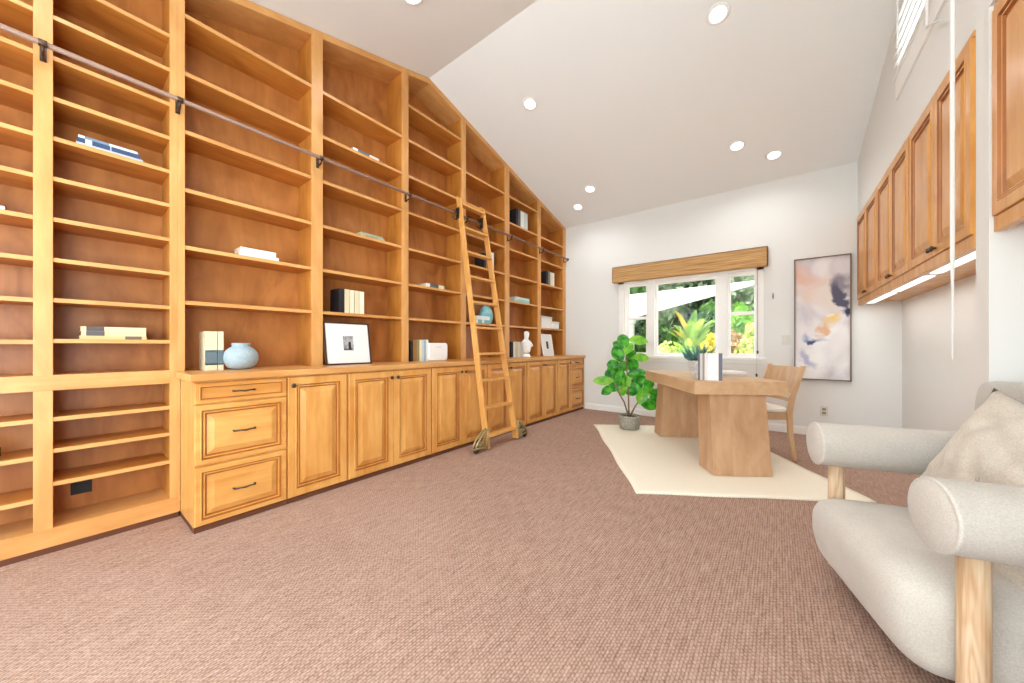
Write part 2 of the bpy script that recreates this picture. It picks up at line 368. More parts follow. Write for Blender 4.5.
# ---- garden window in the back wall
def garden_window():
    f = MB(); y0, y1 = YB - 0.012, YB + 0.03
    # outer casing and sill
    f.box(WX0 - 0.075, WX0 + .01, YB - 0.02, YB + 0.05, WZ0 - 0.0, WZ1 + 0.03).box(WX1 - .01, WX1 + 0.075, YB - 0.02, YB + 0.05, WZ0, WZ1 + 0.03)
    f.box(WX0 - 0.075, WX1 + 0.075, YB - 0.02, YB + 0.05, WZ1 - .01, WZ1 + 0.05)
    f.box(WX0 - 0.1, WX1 + 0.1, YB - 0.05, YB + 0.06, WZ0 - 0.03, WZ0 + .01)
    f.box(WX0 - 0.075, WX1 + 0.075, YB - 0.018, YB, WZ0 - 0.075, WZ0 - 0.03)
    # mullions between the three lights
    for a, b in ((-1.60, -1.50), (-0.66, -0.545)): f.box(a, b, YB - 0.012, YB + 0.09, WZ0, WZ1)
    o = struct(f.build('window_1', M['trim'], bevel=0.004))
    def sash(xa, xb, ga, gb, za, zb, y, nm='sash', meet=None):
        s = MB(); s.box(xa, ga, y, y + 0.035, za, zb).box(gb, xb, y, y + 0.035, za, zb)
        s.box(ga, gb, y, y + 0.035, za, 0.985).box(ga, gb, y, y + 0.035, 2.035, zb)
        if meet: s.box(ga, gb, y - 0.006, y + 0.035, meet - 0.022, meet + 0.022)
        so = s.build(nm, M['trim'], o, bevel=0.003)
        MB().box(ga - .005, gb + .005, y + 0.016, y + 0.021, 0.98, 2.04).build('pane', M['glass'], so)
    sash(WX0, -1.60, -1.905, -1.64, WZ0, WZ1, YB + 0.03, meet=1.53)
    sash(-1.50, -0.66, -1.466, -0.697, WZ0, WZ1, YB + 0.04)
    sash(-0.545, WX1, -0.51, -0.247, WZ0, WZ1, YB + 0.03, meet=1.53)
garden_window()
# roller shade in its woven headbox
sh = thing('woven_shade', 'woven wood roman shade folded up across the top of the garden window', 'window shade', (-1.118, YB, 2.11))
b = MB(); b.box(-1.02, 1.02, -0.10, -0.085, 0.005, 0.252).box(-1.02, -1.008, -0.10, -0.004, 0.005, 0.252).box(1.008, 1.02, -0.10, -0.004, 0.005, 0.252).box(-1.02, 1.02, -0.10, -0.004, 0.24, 0.252)
b.build('valance', M['woven'], sh, bevel=0.002)
b = MB()
for k in range(4): b.box(-1.0, 1.0, -0.08 + k * .018, -0.066 + k * .018, -0.004 + k * .01, 0.23)
b.build('shade_fold', M['woven'], sh, bevel=0.002)
b = MB().tube([(0.915, -0.105, 0.02), (0.915, -0.105, -0.6), (0.915, -0.105, -1.08)], 0.0025, 6)
cd = b.build('cord', M['bronze'], sh)
MB().lathe([(0.004, 0), (0.012, -0.012), (0.01, -0.035), (0.004, -0.045)][::-1], 10, (0.915, -0.105, -1.08)).build('cord_tassel', M['bronze'], cd)
b = MB().tube([(0.902, -0.06, 0.02), (0.902, -0.055, -0.8), (0.902, -0.05, -1.38)], 0.002, 6)
cd = b.build('cord', M['plate'], sh)
MB().lathe([(0.004, -0.045), (0.01, -0.035), (0.012, -0.012), (0.004, 0)], 10, (0.902, -0.05, -1.38)).build('cord_tassel', M['bronze'], cd)
# small fittings on the back wall
o = thing('light_switch', 'white light switch plate on the back wall left of the painting', 'switch', (0.085, YB, 1.165))
MB().box(-0.04, 0.04, -0.006, 0, -0.06, 0.06).build('plate', M['plate'], o, bevel=0.002); MB().box(-0.016, 0.016, -0.011, -0.005, -0.033, 0.033).build('rocker', M['plate'], o, bevel=0.002)
o = thing('power_outlet', 'grey outlet plate low on the back wall beneath the painting', 'outlet', (0.443, YB, 0.31))
MB().box(-0.036, 0.036, -0.006, 0, -0.058, 0.058).build('plate', M['plate'], o, bevel=0.002)
for s in (-1, 1): MB().box(-0.017, 0.017, -0.009, -0.005, s * 0.022 - 0.014, s * 0.022 + 0.014).build('socket', M['concrete'], o, bevel=0.002)
o = thing('cord_cleat', 'small dark cord cleat on the wall right of the garden window', 'cleat', (-0.046, YB, 1.73))
MB().box(-0.006, 0.006, -0.02, 0, -0.01, 0.01).build('cleat_base', M['bronze'], o); MB().tube([(0, -0.02, -0.035), (0, -0.026, 0), (0, -0.02, 0.035)], 0.005, 8).build('horns', M['bronze'], o)

# ---- painting
def painting():
    m, ns, ls, b = base('abstract_canvas', lin(225, 220, 222), 0.7, 0.2)
    t = ns.new('ShaderNodeTexCoord')
    n = N(ns, 'ShaderNodeTexNoise', Scale=3.2, Detail=4.0, Roughness=0.55); ls.new(t.outputs['Object'], n.inputs['Vector'])
    vm = ns.new('ShaderNodeVectorMath'); vm.operation = 'MULTIPLY_ADD'; vm.inputs[1].default_value = (0.42, 0, 0.42)
    ls.new(n.outputs['Color'], vm.inputs[0]); ls.new(t.outputs['Object'], vm.inputs[2])
    cur = None
    n0 = N(ns, 'ShaderNodeTexNoise', Scale=1.6, Detail=5.0, Distortion=1.5); ls.new(t.outputs['Object'], n0.inputs['Vector'])
    r0 = ramp(ns, ls, n0.outputs[0], [(0.35, lin(206, 200, 206)), (0.5, lin(228, 224, 226)), (0.66, lin(240, 238, 238))]); cur = r0.outputs[0]
    def blob(cx, cz, rx, rz, rot, col, soft=0.35):
        nonlocal cur
        mp = ns.new('ShaderNodeMapping'); mp.vector_type = 'TEXTURE'
        mp.inputs['Location'].default_value = (cx + 0.25, 0, cz + 0.12); mp.inputs['Rotation'].default_value = (0, rot, 0); mp.inputs['Scale'].default_value = (rx, 1e3, rz)
        ls.new(vm.outputs[0], mp.inputs[0])
        g = ns.new('ShaderNodeVectorMath'); g.operation = 'LENGTH'; ls.new(mp.outputs[0], g.inputs[0])
        rr = ramp(ns, ls, g.outputs['Value'], [(1.0 - soft, (1, 1, 1, 1)), (1.0, (0, 0, 0, 1))])
        mx = ns.new('ShaderNodeMixRGB'); mx.inputs[2].default_value = col; ls.new(rr.outputs[0], mx.inputs[0]); ls.new(cur, mx.inputs[1]); cur = mx.outputs[0]
    blob(-0.20, 0.62, 0.14, 0.12, 0.4, lin(224, 184, 168), 0.7)
    blob(-0.12, 0.45, 0.20, 0.26, 0.3, lin(228, 208, 198), 0.6)
    blob(0.0, 0.35, 0.16, 0.2, 0, lin(232, 222, 214), 0.6)
    blob(0.12, 0.5, 0.13, 0.17, -0.5, lin(150, 146, 158), 0.5)
    blob(0.13, 0.34, 0.065, 0.22, -0.25, lin(96, 96, 116), 0.45)
    blob(0.19, 0.15, 0.09, 0.06, 0.4, lin(60, 72, 100), 0.45)
    blob(-0.1, -0.12, 0.12, 0.06, 0.5, lin(140, 156, 190), 0.7)
    blob(-0.09, -0.15, 0.04, 0.06, 0.3, lin(70, 84, 112), 0.6)
    blob(-0.14, -0.42, 0.05, 0.18, -0.4, lin(184, 182, 206), 0.7)
    blob(0.0, -0.02, 0.05, 0.1, 0.4, lin(226, 184, 150), 0.6)
    blob(0.05, 0.1, 0.075, 0.08, 0.6, lin(240, 208, 136), 0.6)
    blob(0.02, 0.13, 0.04, 0.04, 0.6, lin(246, 236, 214), 0.5)
    ls.new(cur, b.inputs['Base Color'])
    o = thing('abstract_painting', 'tall abstract painting in cream, peach, slate and yellow in thin brown frame', 'painting', (0.42, YB - 0.02, 1.417))
    w, h = 0.256, 0.737
    MB().box(-w + .012, w - .012, -0.012, 0.008, -h + .012, h - .012).build('canvas', m, o)
    f = MB().box(-w, -w + 0.012, -0.03, 0.018, -h, h).box(w - 0.012, w, -0.03, 0.018, -h, h).box(-w, w, -0.03, 0.018, -h, -h + 0.012).box(-w, w, -0.03, 0.018, h - 0.012, h)
    f.build('frame', M['brown_frame'], o)
painting()

# ---- high window with louvered shutter
f = MB(); f.box(XR - 0.02, XN, SWY0 - 0.0, SWY0 + 0.03, SWZ0, SWZ1).box(XR - 0.0, XN, SWY1 - 0.03, SWY1, SWZ0, SWZ1).box(XR - 0.02, XN, SWY0, SWY1, SWZ0, SWZ0 + 0.02).box(XR, XN, SWY0, SWY1, SWZ1 - 0.02, SWZ1)
f.box(XR - 0.012, XR, SWY0 - 0.06, SWY1 + 0.06, SWZ0 - 0.17, SWZ0).box(XR - 0.02, XR, SWY0 - 0.08, SWY1 + 0.08, SWZ0 - 0.012, SWZ0 + 0.004)
w2 = struct(f.build('window_2', M['trim'])); MB().box(XN - 0.06, XN - 0.054, SWY0, SWY1, SWZ0, SWZ1).build('pane', M['glass'], w2)
def shutter(name, label, y0, y1, loc, rz=0):
    o = thing(name, label, 'shutter', loc, rz)
    L = y1 - y0
    f = MB().box(-0.015, 0.015, 0, 0.045, 0, 0.44).box(-0.015, 0.015, L - 0.02, L, 0, 0.44).box(-0.015, 0.015, 0, L, 0, 0.03).box(-0.015, 0.015, 0, L, 0.41, 0.44)
    f.build('shutter_frame', M['white'], o)
    for k in range(5):
        z = 0.075 + k * 0.077; s = MB()
        s.prism([(-0.040, z - 0.044), (-0.034, z - 0.048), (0.022, z + 0.044), (0.016, z + 0.048)], 0.045, L - 0.02, axis='y'); s.build('louver', M['white'], o, bevel=0.003)
    MB().box(-0.058, -0.05, L * 0.70, L * 0.70 + 0.014, 0.05, 0.42).build('tilt_rod', M['white'], o)
    return o
shutter('louvered_shutter', 'white louvered shutter in the high window above the upper cabinets', 3.12, 3.86, (XR - 0.0, 3.12, SWZ0 + 0.01))
o = thing('window_crank', 'slim white crank arm hanging beside the high shuttered window', 'crank', (0.69, 3.0, 3.0))
MB().tube([(0, 0.07, 0.55), (0, 0.07, -0.06)], 0.007, 8).build('rod', M['trim'], o); MB().tube([(0, 0.075, -0.05), (0, -0.12, -0.16)], 0.006, 8).build('arm', M['plate'], o)
o = thing('shutter_pole', 'long thin white pole hanging in front of the upper cabinets', 'pole', (0.655, 2.56, 1.02))
MB().tube([(0, 0, 0), (0, 0, 0.03), (0, 0, 0.35), (0, 0, 0.5), (0, 0, 1.6), (0, 0, 2.72)], [0.002, 0.004, 0.005, 0.008, 0.0085, 0.0085], 12).build('rod', M['wall'], o)
MB().tube([(0, 0, 2.70), (0.0, 0, 2.76), (0.03, 0, 2.78), (0.079, 0, 2.78)], 0.005, 8).build('hook', M['trim'], o)

# ================================================================== BOOKCASES
XF, XB_ = -3.037, -3.305          # front plane, back panel front
TOPT = 0.062
def top_poly(ya, yb, d0, d1):
    ys = [ya] + ([RY] if ya < RY < yb else []) + [yb]
    up = [(y, ceil_z(y) - d0) for y in ys]; lo = [(y, ceil_z(y) - d1) for y in reversed(ys)]
    return up + lo
def stile(ya, yb, z0, root, x0=XB_, x1=XF, name='upright'):
    ys = [ya] + ([RY] if ya < RY < yb else []) + [yb]
    poly = [(ya, z0), (yb, z0)] + [(y, ceil_z(y) - 0.006) for y in reversed(ys)]
    
    MB().prism(poly, x0, x1 - 0.02).build('partition', M['maple_shaded_v'], root)
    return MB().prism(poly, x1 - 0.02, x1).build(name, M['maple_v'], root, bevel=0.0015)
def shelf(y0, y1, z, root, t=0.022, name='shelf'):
    return MB().box(XB_, XF - 0.012, y0, y1, z - t, z).box(XF - 0.012, XF - 0.005, y0, y1, z - t, z, 1).build(name, [M['maple_in'], M['maple_h']], root)  # body in the shade-darkened maple, front edge in the plain lit tone
nb = thing('narrow_bookcase', 'floor to ceiling maple bookcase section with close-set shelves at far left', 'bookcase', (0, 0, 0))
stile(-0.64, -0.57, 0.035, nb); stile(-0.076, -0.014, 0.035, nb); stile(0.43, 0.466, 0.035, nb)
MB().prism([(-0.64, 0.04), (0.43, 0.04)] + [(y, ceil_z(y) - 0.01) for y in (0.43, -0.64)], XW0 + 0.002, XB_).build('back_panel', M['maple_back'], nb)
MB().prism(top_poly(-0.57, 0.43, 0.006, TOPT), XB_, XF + 0.001).build('top_rail', M['maple_h'], nb, bevel=0.0015)
MB().box(XF - 0.02, XF + 0.0005, -0.57, 0.43, 0.854, 0.936).box(XB_, XF - 0.02, -0.57, 0.43, 0.914, 0.936).build('middle_rail', M['maple_h'], nb, bevel=0.0015)
MB().box(XF - 0.02, XF + 0.0005, -0.64, 0.466, 0.032, 0.13).box(XB_, XF - 0.02, -0.57, 0.43, 0.11, 0.13).build('bottom_rail', M['maple_h'], nb, bevel=0.0015)
MB().box(XB_, XF - 0.002, -0.64, 0.470, 0.0, 0.034).build('toe_kick', M['kick'], nb)
MB().box(XF - 0.02, XF, 0.466, 0.477, 0.034, 0.882).build('filler_strip', M['maple_v'], nb)
for z in (1.127, 1.343, 1.556, 1.770, 1.986, 2.199, 2.41, 2.623, 2.84, 3.055): shelf(-0.014, 0.43, z, nb); shelf(-0.57, -0.076, z - 0.006, nb)
for z in (0.712, 0.545, 0.37): shelf(-0.014, 0.43, z, nb)
for z in (0.712, 0.52, 0.30): shelf(-0.57, -0.076, z, nb)

CZ = 0.925
wb = thing('wide_bookcase', 'tall maple bookcase of six wide bays standing on the long countertop', 'bookcase', (0, 0, 0))
ST = [(0.466, 0.50), (1.269, 1.356), (2.135, 2.21), (2.97, 3.045), (3.82, 3.915), (4.658, 4.746), (5.485, 5.572)]
for a, b_ in ST: stile(a, b_, CZ if a > 0.6 else CZ, wb)
YS = [0.5, 1.269, 1.356, 2.135, 2.21, 2.97, 3.045, 3.82, 3.915, 4.658, 4.746, 5.485]
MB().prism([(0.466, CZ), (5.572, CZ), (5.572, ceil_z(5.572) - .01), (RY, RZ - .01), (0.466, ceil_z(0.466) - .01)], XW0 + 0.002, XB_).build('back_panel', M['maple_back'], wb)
for k in range(6):
    y0, y1 = YS[2 * k], YS[2 * k + 1]
    MB().prism(top_poly(y0, y1, 0.006, TOPT), XB_, XF + 0.001).build('top_rail', M['maple_h'], wb, bevel=0.0015)
    zs = [3.239, 2.864, 2.487, 2.111, 1.739, 1.383]
    if k == 2: zs = [3.60] + zs
    if k == 5: zs = zs[1:]
    for z in zs: shelf(y0, y1, z, wb, 0.025)

# ================================================================== BASE CABINETS
XC = -2.67
def kn(root, y, z, x=XC):
    p = MB().lathe([(0.006, 0), (0.006, 0.012), (0.015, 0.018), (0.016, 0.024), (0.010, 0.029)], 14, (0, 0, 0), mat=Matrix.Rotation(PI / 2, 3, 'Y'))
    p.v = [(a + x, b + y, c + z) for a, b, c in p.v]
    return p
def rings(fw, bev):
    return [(0, 0), (0, 0.018), (0.003, 0.021), (fw, 0.021), (fw + 0.002, 0.024), (fw + 0.007, 0.024), (fw + 0.011, 0.013), (fw + 0.015, 0.013), (fw + 0.018, 0.017), (fw + 0.024, 0.016), (fw + 0.028, 0.006), (fw + 0.033, 0.006), (fw + 0.033 + bev, 0.0185), (fw + 0.036 + bev, 0.0195)]
RINGS_D = rings(0.046, 0.032)
RINGS_W = rings(0.022, 0.030)
MI_D = [0, 0, 0, 0, 0, 1, 1, 0, 0, 1, 1, 0, 0]
def door(root, y0, y1, z0, z1, x, side, mats, knob_side=None, knob_z=None, sgn=1, name='door', nm_h='knob', rings=RINGS_D):
    p = MB().panel(None, y0, y1, z0, z1, rings, lambda a, z, h: (x + sgn * h, a, z), MI_D)
    d = p.build(name, mats, root)
    return d
def pull(parent, y, z, x, half=0.055, sgn=1):
    pts = [(x, y - half, z), (x + sgn * 0.022, y - half + 0.004, z), (x + sgn * 0.03, y - half * .5, z + 0.002), (x + sgn * 0.031, y, z - 0.002), (x + sgn * 0.03, y + half * .5, z + 0.002), (x + sgn * 0.022, y + half - 0.004, z), (x, y + half, z)]
    MB().tube(pts, [0.006, 0.005, 0.004, 0.0055, 0.004, 0.005, 0.006], 8).build('pull_handle', M['bronze'], parent)
XD = XC - 0.021
def carcass(root, y0, y1, first=False, last=False):
    b = MB()
    b.box(XF + 0.003, XD, y0 + 0.0005, y1 - 0.0005, 0.03, 0.882)
    if y0 > 0.5: b.box(XB_, XF + 0.003, y0 + 0.0005, y1 - 0.0005, 0.03, 0.882)
    b.build('cabinet_body', M['door_v'], root, bevel=0.001)
    MB().box(XF + 0.003, XD + 0.010, y0 + 0.001, y1 - 0.001, 0, 0.03).build('toe_kick', M['kick'], root)
def drawer_unit(y0, y1, label, far=False):
    r = thing('drawer_cabinet', label, 'cabinet', (XC, (y0 + y1) / 2, 0))
    r2 = (-XC, -(y0 + y1) / 2)
    off = Vector((XC, (y0 + y1) / 2, 0))
    carcass(r, y0, y1)
    g = 0.004
    for z0, z1, flat in ((0.750, 0.872, True), (0.392, 0.740, False), (0.04, 0.378, False)):
        rg = [(0, 0), (0, 0.018), (0.003, 0.021), (0.018, 0.021), (0.020, 0.024), (0.024, 0.024), (0.027, 0.012), (0.030, 0.012), (0.0302, 0.012), (0.0304, 0.012), (0.0306, 0.012), (0.031, 0.012), (0.0312, 0.012), (0.0314, 0.012)] if flat else RINGS_W
        d = MB().panel(None, y0 + g, y1 - g, z0, z1, rg, lambda a, z, h: (XD + h, a, z), MI_D).build('drawer', [M['door_h'], M['glaze']], r)
        pull(d, (y0 + y1) / 2, (z0 + z1) / 2, XD + (0.012 if flat else 0.0195))
    for c in r.children: c.location = -off
    return r
def door_unit(ys, knobs, label):
    y0, y1 = ys[0], ys[-1]
    r = thing('door_cabinet', label, 'cabinet', (XC, (y0 + y1) / 2, 0)); off = Vector((XC, (y0 + y1) / 2, 0))
    carcass(r, y0, y1)
    for k in range(len(ys) - 1):
        a = ys[k] + (0.008 if k == 0 else 0.002); b_ = ys[k + 1] - (0.008 if k == len(ys) - 2 else 0.002)
        d = MB().panel(None, a, b_, 0.04, 0.872, RINGS_D, lambda q, z, h: (XD + h, q, z), MI_D).build('door', [M['door_v'], M['glaze']], r)
        kn(r, a + 0.028 if knobs[k] == 'l' else b_ - 0.028, 0.815, XD + 0.02).build('knob', M['bronze'], d)
    for c in r.children: c.location = -off
    return r
drawer_unit(0.478, 0.955, 'maple cabinet with three drawers at the near end of the countertop')
door_unit([0.955, 1.38], 'l', 'single door maple cabinet right beside the near drawer cabinet')
door_unit([1.38, 1.79, 2.21], 'rl', 'two door maple base cabinet under the leaning framed print')
door_unit([2.21, 2.63, 3.03], 'rl', 'two door maple base cabinet partly behind the foot of the ladder')
door_unit([3.03, 3.43, 3.825], 'rl', 'two door maple base cabinet directly right of the ladder foot')
door_unit([3.825, 4.25, 4.64], 'rl', 'two door maple base cabinet beneath the white bust')
door_unit([4.64, 5.06], 'r', 'single door maple cabinet next to the far drawer cabinet')
drawer_unit(5.06, 5.56, 'maple cabinet with three drawers in the corner by the back wall')
ct = MB().box(XF + 0.002, XC + 0.022, 0.455, 5.572, 0.884, CZ).box(XB_, XF + 0.002, 0.502, 5.572, 0.884, CZ)
tag(ct.build('countertop', M['maple_h'], bevel=0.004), 'long maple countertop running over the row of base cabinets', 'countertop')

# black outlet inside the lowest left bay
o = thing('black_outlet', 'black outlet plate on the back of the lowest left shelf bay', 'outlet', (XB_, 0.087, 0.245))
MB().box(0, 0.006, -0.04, 0.04, -0.035, 0.035).build('plate', M['black'], o, bevel=0.001)
MB().box(0.005, 0.008, -0.022, 0.022, -0.014, 0.014).build('socket', M['black'], o)

# ================================================================== RAIL AND LADDER
RX, RZL = -2.965, 2.626
rl = thing('ladder_rail', 'long round steel rail running across the bookcase fronts', 'rail', (RX, 0, RZL))
MB().tube([(0, -0.9, 0), (0, 2, 0), (0, 5.50, 0)], 0.0135, 14).build('rail_tube', M['rail'], rl)
MB().lathe([(0.013, 0), (0.022, 0.004), (0.022, 0.022), (0.012, 0.03)], 14, (0, 5.5, 0), mat=Matrix.Rotation(-PI / 2, 3, 'X')).build('end_cap', M['bronze'], rl)
for y in (-0.605, -0.045, 0.465, 1.312, 2.172, 2.994, 3.87, 4.70, 5.528 - 0.04):
    b = MB()
    b.box(XF - RX - 0.0, XF - RX + 0.007, y - 0.011, y + 0.011, -0.058, 0.022)
    b.tube([(XF - RX + 0.004, y, -0.045), (-0.02, y, -0.045), (0.0, y, -0.035), (0.0, y, -0.012)], 0.0065, 8)
    b.tube([(0, y - 0.014, 0), (0, y + 0.014, 0)], 0.018, 12)
    b.build('rail_bracket', M['bronze'], rl, bevel=0.001)
YL, YRT = 2.735, 3.235
LX0, LX1 = -2.415, -2.905        # x at floor and at z = 2.6
slope = (LX1 - LX0) / 2.6
ld = thing('rolling_ladder', 'maple library ladder leaning on the rail in front of the bookcase', 'ladder', (LX0, 3.0, 0))
def lx(z): return slope * z
for y, yt in ((2.735, 2.835), (3.235, 3.235)):
    b = MB(); w = 0.011; dp = 0.037; zt_ = 2.82
    v = []
    for z in (0.02, zt_):
        yy = y + (yt - y) * z / 2.8 - 3.0
        for sy in (-w, w):
            for sx in (-dp, dp): v.append((lx(z) + sx, yy + sy, z + (0.02 * (1 if sx < 0 else -1) if z > 1 else 0)))
    b.add(v, [(0, 1, 3, 2), (4, 6, 7, 5), (0, 4, 5, 1), (2, 3, 7, 6), (0, 2, 6, 4), (1, 5, 7, 3)])
    b.build('ladder_side', M['ladder'], ld, bevel=0.002)
for k in range(10):
    z = 0.135 + k * 0.289
    MB().box(lx(z) - 0.042, lx(z) + 0.042, 2.735 + 0.1 * z / 2.8 - 3.0 + 0.011, 3.235 - 3.0 - 0.011, z - 0.012, z + 0.012).build('step', M['ladder'], ld, bevel=0.003)
def wheel_unit(yy, s):
    """triangular openwork brass plate with a wheel"""
    x = 0.0; b = MB()
    p0 = (yy + s * 0.014, 0.03); p1 = (yy + s * 0.014, 0.22); p2 = (yy + s * 0.20, 0.06)
    for xo in (-0.02, 0.02):
        q = lambda p: (xo, p[0], p[1])
        b.tube([q(p0), q(p1)], 0.007, 8); b.tube([q(p1), q((yy + s * 0.08, 0.19)), q((yy + s * 0.16, 0.12)), q(p2)], 0.009, 8); b.tube([q(p0), q(p2)], 0.007, 8)
        sp = [(xo, yy + s * (0.07 + 0.035 * (1 - t / 16) * math.cos(t * .9)), 0.095 + 0.03 * (1 - t / 16) * math.sin(t * .9)) for t in range(14)]
        b.tube(sp, 0.004, 6)
        sp = [(xo, yy + s * (0.045 + 0.02 * (1 - t / 14) * math.cos(-t * .9)), 0.155 + 0.016 * (1 - t / 14) * math.sin(-t * .9)) for t in range(12)]
        b.tube(sp, 0.004, 6)
        sp = [(xo, yy + s * (0.125 + 0.022 * (1 - t / 14) * math.cos(t * .9)), 0.085 + 0.02 * (1 - t / 14) * math.sin(t * .9)) for t in range(12)]
        b.tube(sp, 0.004, 6)
    b.box(-0.026, 0.026, yy + s * 0.02 - 0.012, yy + s * 0.20 + 0.012, 0.045, 0.054) if s > 0 else b.box(-0.026, 0.026, yy - 0.212, yy - 0.008, 0.045, 0.054)
    hs = b.build('wheel_housing', M['brass'], ld)
    MB().lathe([(0.012, -0.012), (0.034, -0.012), (0.038, 0), (0.034, 0.012), (0.012, 0.012)], 18, (0, yy + s * 0.17, 0.038), mat=Matrix.Rotation(PI / 2, 3, 'Y')).build('wheel', M['bronze'], hs)
YL = 2.735; wheel_unit(YL - 3.0, -1); wheel_unit(YRT - 3.0, 1)
for yy, s in ((2.828 - 3.0, -1), (YRT - 3.0, -1)):
    rxl = RX - LX0; b = MB()
    b.box(rxl - 0.006, rxl + 0.05, yy + s * 0.012 - 0.003, yy + s * 0.012 + 0.003, 2.56, 2.69)
    b.tube([(rxl, yy + s * 0.02, 2.64), (rxl, yy + s * 0.06, 2.64)], 0.022, 12)
    b.tube([(rxl + 0.03, yy + s * 0.03, 2.54), (rxl + 0.01, yy + s * 0.06, 2.56), (rxl - 0.02, yy + s * 0.06, 2.59)], 0.007, 8)
    b.build('rail_roller', M['bronze'], ld)

# ================================================================== UPPER CABINETS (right wall)
XU = 0.722
RINGS_U = rings(0.05, 0.03)
def upper_unit(ys, z0, z1, label, strip=True, xf=XU):
    y0, y1 = ys[0], ys[-1]; yc = (y0 + y1) / 2
    r = thing('upper_cabinet', label, 'cabinet', (XN, yc, z0)); off = Vector((XN, yc, z0))
    xb = xf + 0.02
    b = MB().box(xb, XN - 0.002, y0 + 0.001, y1 - 0.001, z0 + 0.03, z1)
    b.box(xb - 0.012, xb + 0.02, y0 + 0.001, y1 - 0.001, z0, z0 + 0.062).box(xb - 0.012, xb, y0 + 0.001, y1 - 0.001, z1 - 0.027, z1)
    b.build('cabinet_body', M['door_v'], r)
    for k in range(len(ys) - 1):
        a = ys[k] + (0.012 if k == 0 else 0.002); b_ = ys[k + 1] - (0.012 if k == len(ys) - 2 else 0.002)
        d = MB().panel(None, a, b_, z0 + 0.065, z1 - 0.03, RINGS_U, lambda q, z, h: (xb - h, q, z), MI_D).build('door', [M['door_v'], M['glaze']], r)
        ky = b_ - 0.03 if k == 0 else a + 0.03
        p = MB().lathe([(0.006, 0), (0.006, 0.012), (0.014, 0.018), (0.015, 0.024), (0.009, 0.029)], 14, (0, 0, 0), mat=Matrix.Rotation(-PI / 2, 3, 'Y'))
        p.v = [(q[0] + xb - 0.018, q[1] + ky, q[2] + z0 + 0.10) for q in p.v]; p.build('knob', M['bronze'], d)
    for c in r.children: c.location = -off
    return r
UZ0, UZ1 = 1.55, 2.566
upper_unit([2.60, 3.085, 3.575], UZ0, UZ1, 'nearest two door upper cabinet of the lit row beside the pilaster')
upper_unit([3.575, 4.06, 4.55], UZ0, UZ1, 'middle two door upper cabinet of the lit row over the niche')
upper_unit([4.55, 5.05, 5.56], UZ0, UZ1, 'farthest two door upper cabinet of the lit row by the painting')
upper_unit([1.46, 1.96, 2.462], 1.583, 2.562, 'unlit upper cabinet on the near side of the white pilaster', xf=0.736)
for i, (y0, y1, lb) in enumerate(((2.68, 3.44, 'nearest'), (3.54, 4.40, 'middle'), (4.48, 5.42, 'farthest'))):
    r = thing('strip_light', f'white strip light under the {lb} lit upper cabinet', 'light', (0.81, (y0 + y1) / 2, UZ0 + 0.03), group='strip lights under the upper cabinets')
    L = (y1 - y0) / 2
    MB().box(-0.032, 0.032, -L, L, -0.018, -0.001).build('housing', M['white'], r, bevel=0.002)
    MB().box(-0.026, 0.026, -L + 0.012, L - 0.012, -0.026, -0.018).build('diffuser', M['strip'], r)
    light('strip_glow', 'AREA', (0.81, (y0 + y1) / 2, UZ0 + 0.0), (0, 0, 0), 1.6, (1, 0.97, 0.93), shape='RECTANGLE', size=0.05, size_y=2 * L)

# ================================================================== CEILING DOWNLIGHTS
DL = [(-0.388, 3.295, 'right of the ridge, nearest of the right row'), (-2.226, 3.249, 'largest of the left row above the bookcase'), (-0.374, 4.80, 'second of the right row toward the back wall'),
      (-0.032, 5.111, 'rightmost and closest to the back wall'), (-2.209, 4.796, 'second of the left row toward the back wall'), (-2.561, 5.107, 'leftmost and closest to the back wall'), (-2.265, 1.69, 'cut by the top edge of the picture'),
      (-0.388, 1.69, None), (-0.388, 0.0, None), (-2.265, 0.0, None), (-1.3, -1.4, None)]
for x, y, lb in DL:
    z = ceil_z(y); sl = math.atan(S1 if y < RY else -S2)
    if lb:
        r = thing('recessed_light', 'round recessed ceiling light, ' + lb, 'ceiling light', (x, y, z), 0, 'recessed ceiling lights'); r.rotation_euler = (sl, 0, 0)
        MB().lathe([(0.060, -0.001), (0.060, -0.004), (0.070, -0.008), (0.083, -0.005), (0.088, 0.0)], 28).build('trim_ring', M['white'], r)
        MB().lathe([(0.059, -0.0035), (0.059, -0.002), (0.001, -0.002)], 28, sm=False).build('lens', M['lamp'], r)
    light('downlight', 'SPOT', (x, y, z - 0.03), (0, 0, 0), (6 if y > 5 else 27), (0.97, 0.99, 1.0), spot_size=math.radians(150), spot_blend=0.8, shadow_soft_size=0.06)

# ================================================================== RUG, DESK AND CHAIR
rug = MB()
W_, L_ = 1.62, 2.24
nx, ny = 30, 40
vs = []
for j in range(ny + 1):
    for i in range(nx + 1):
        a, c = i / nx, j / ny
        e = 0.006 * math.sin(c * 17) * (1 if i in (0, nx) else 0)
        vs.append((a * W_ + e, c * L_ + 0.004 * math.sin(a * 14) * (1 if j in (0, ny) else 0), 0.010 + 0.0012 * math.sin(a * 9) * math.sin(c * 12)))
fs = [(j * (nx + 1) + i, j * (nx + 1) + i + 1, (j + 1) * (nx + 1) + i + 1, (j + 1) * (nx + 1) + i) for j in range(ny) for i in range(nx)]
rug.add(vs, fs, sm=True)
ro = rug.build('area_rug', M['rug'], loc=(-0.827, 2.585, 0.0), rot=(0, 0, math.radians(31.9)))
sm_ = ro.modifiers.new('thick', 'SOLIDIFY'); sm_.thickness = 0.009; sm_.offset = -1
tag(ro, 'cream flatwoven rug lying under the desk', 'rug')

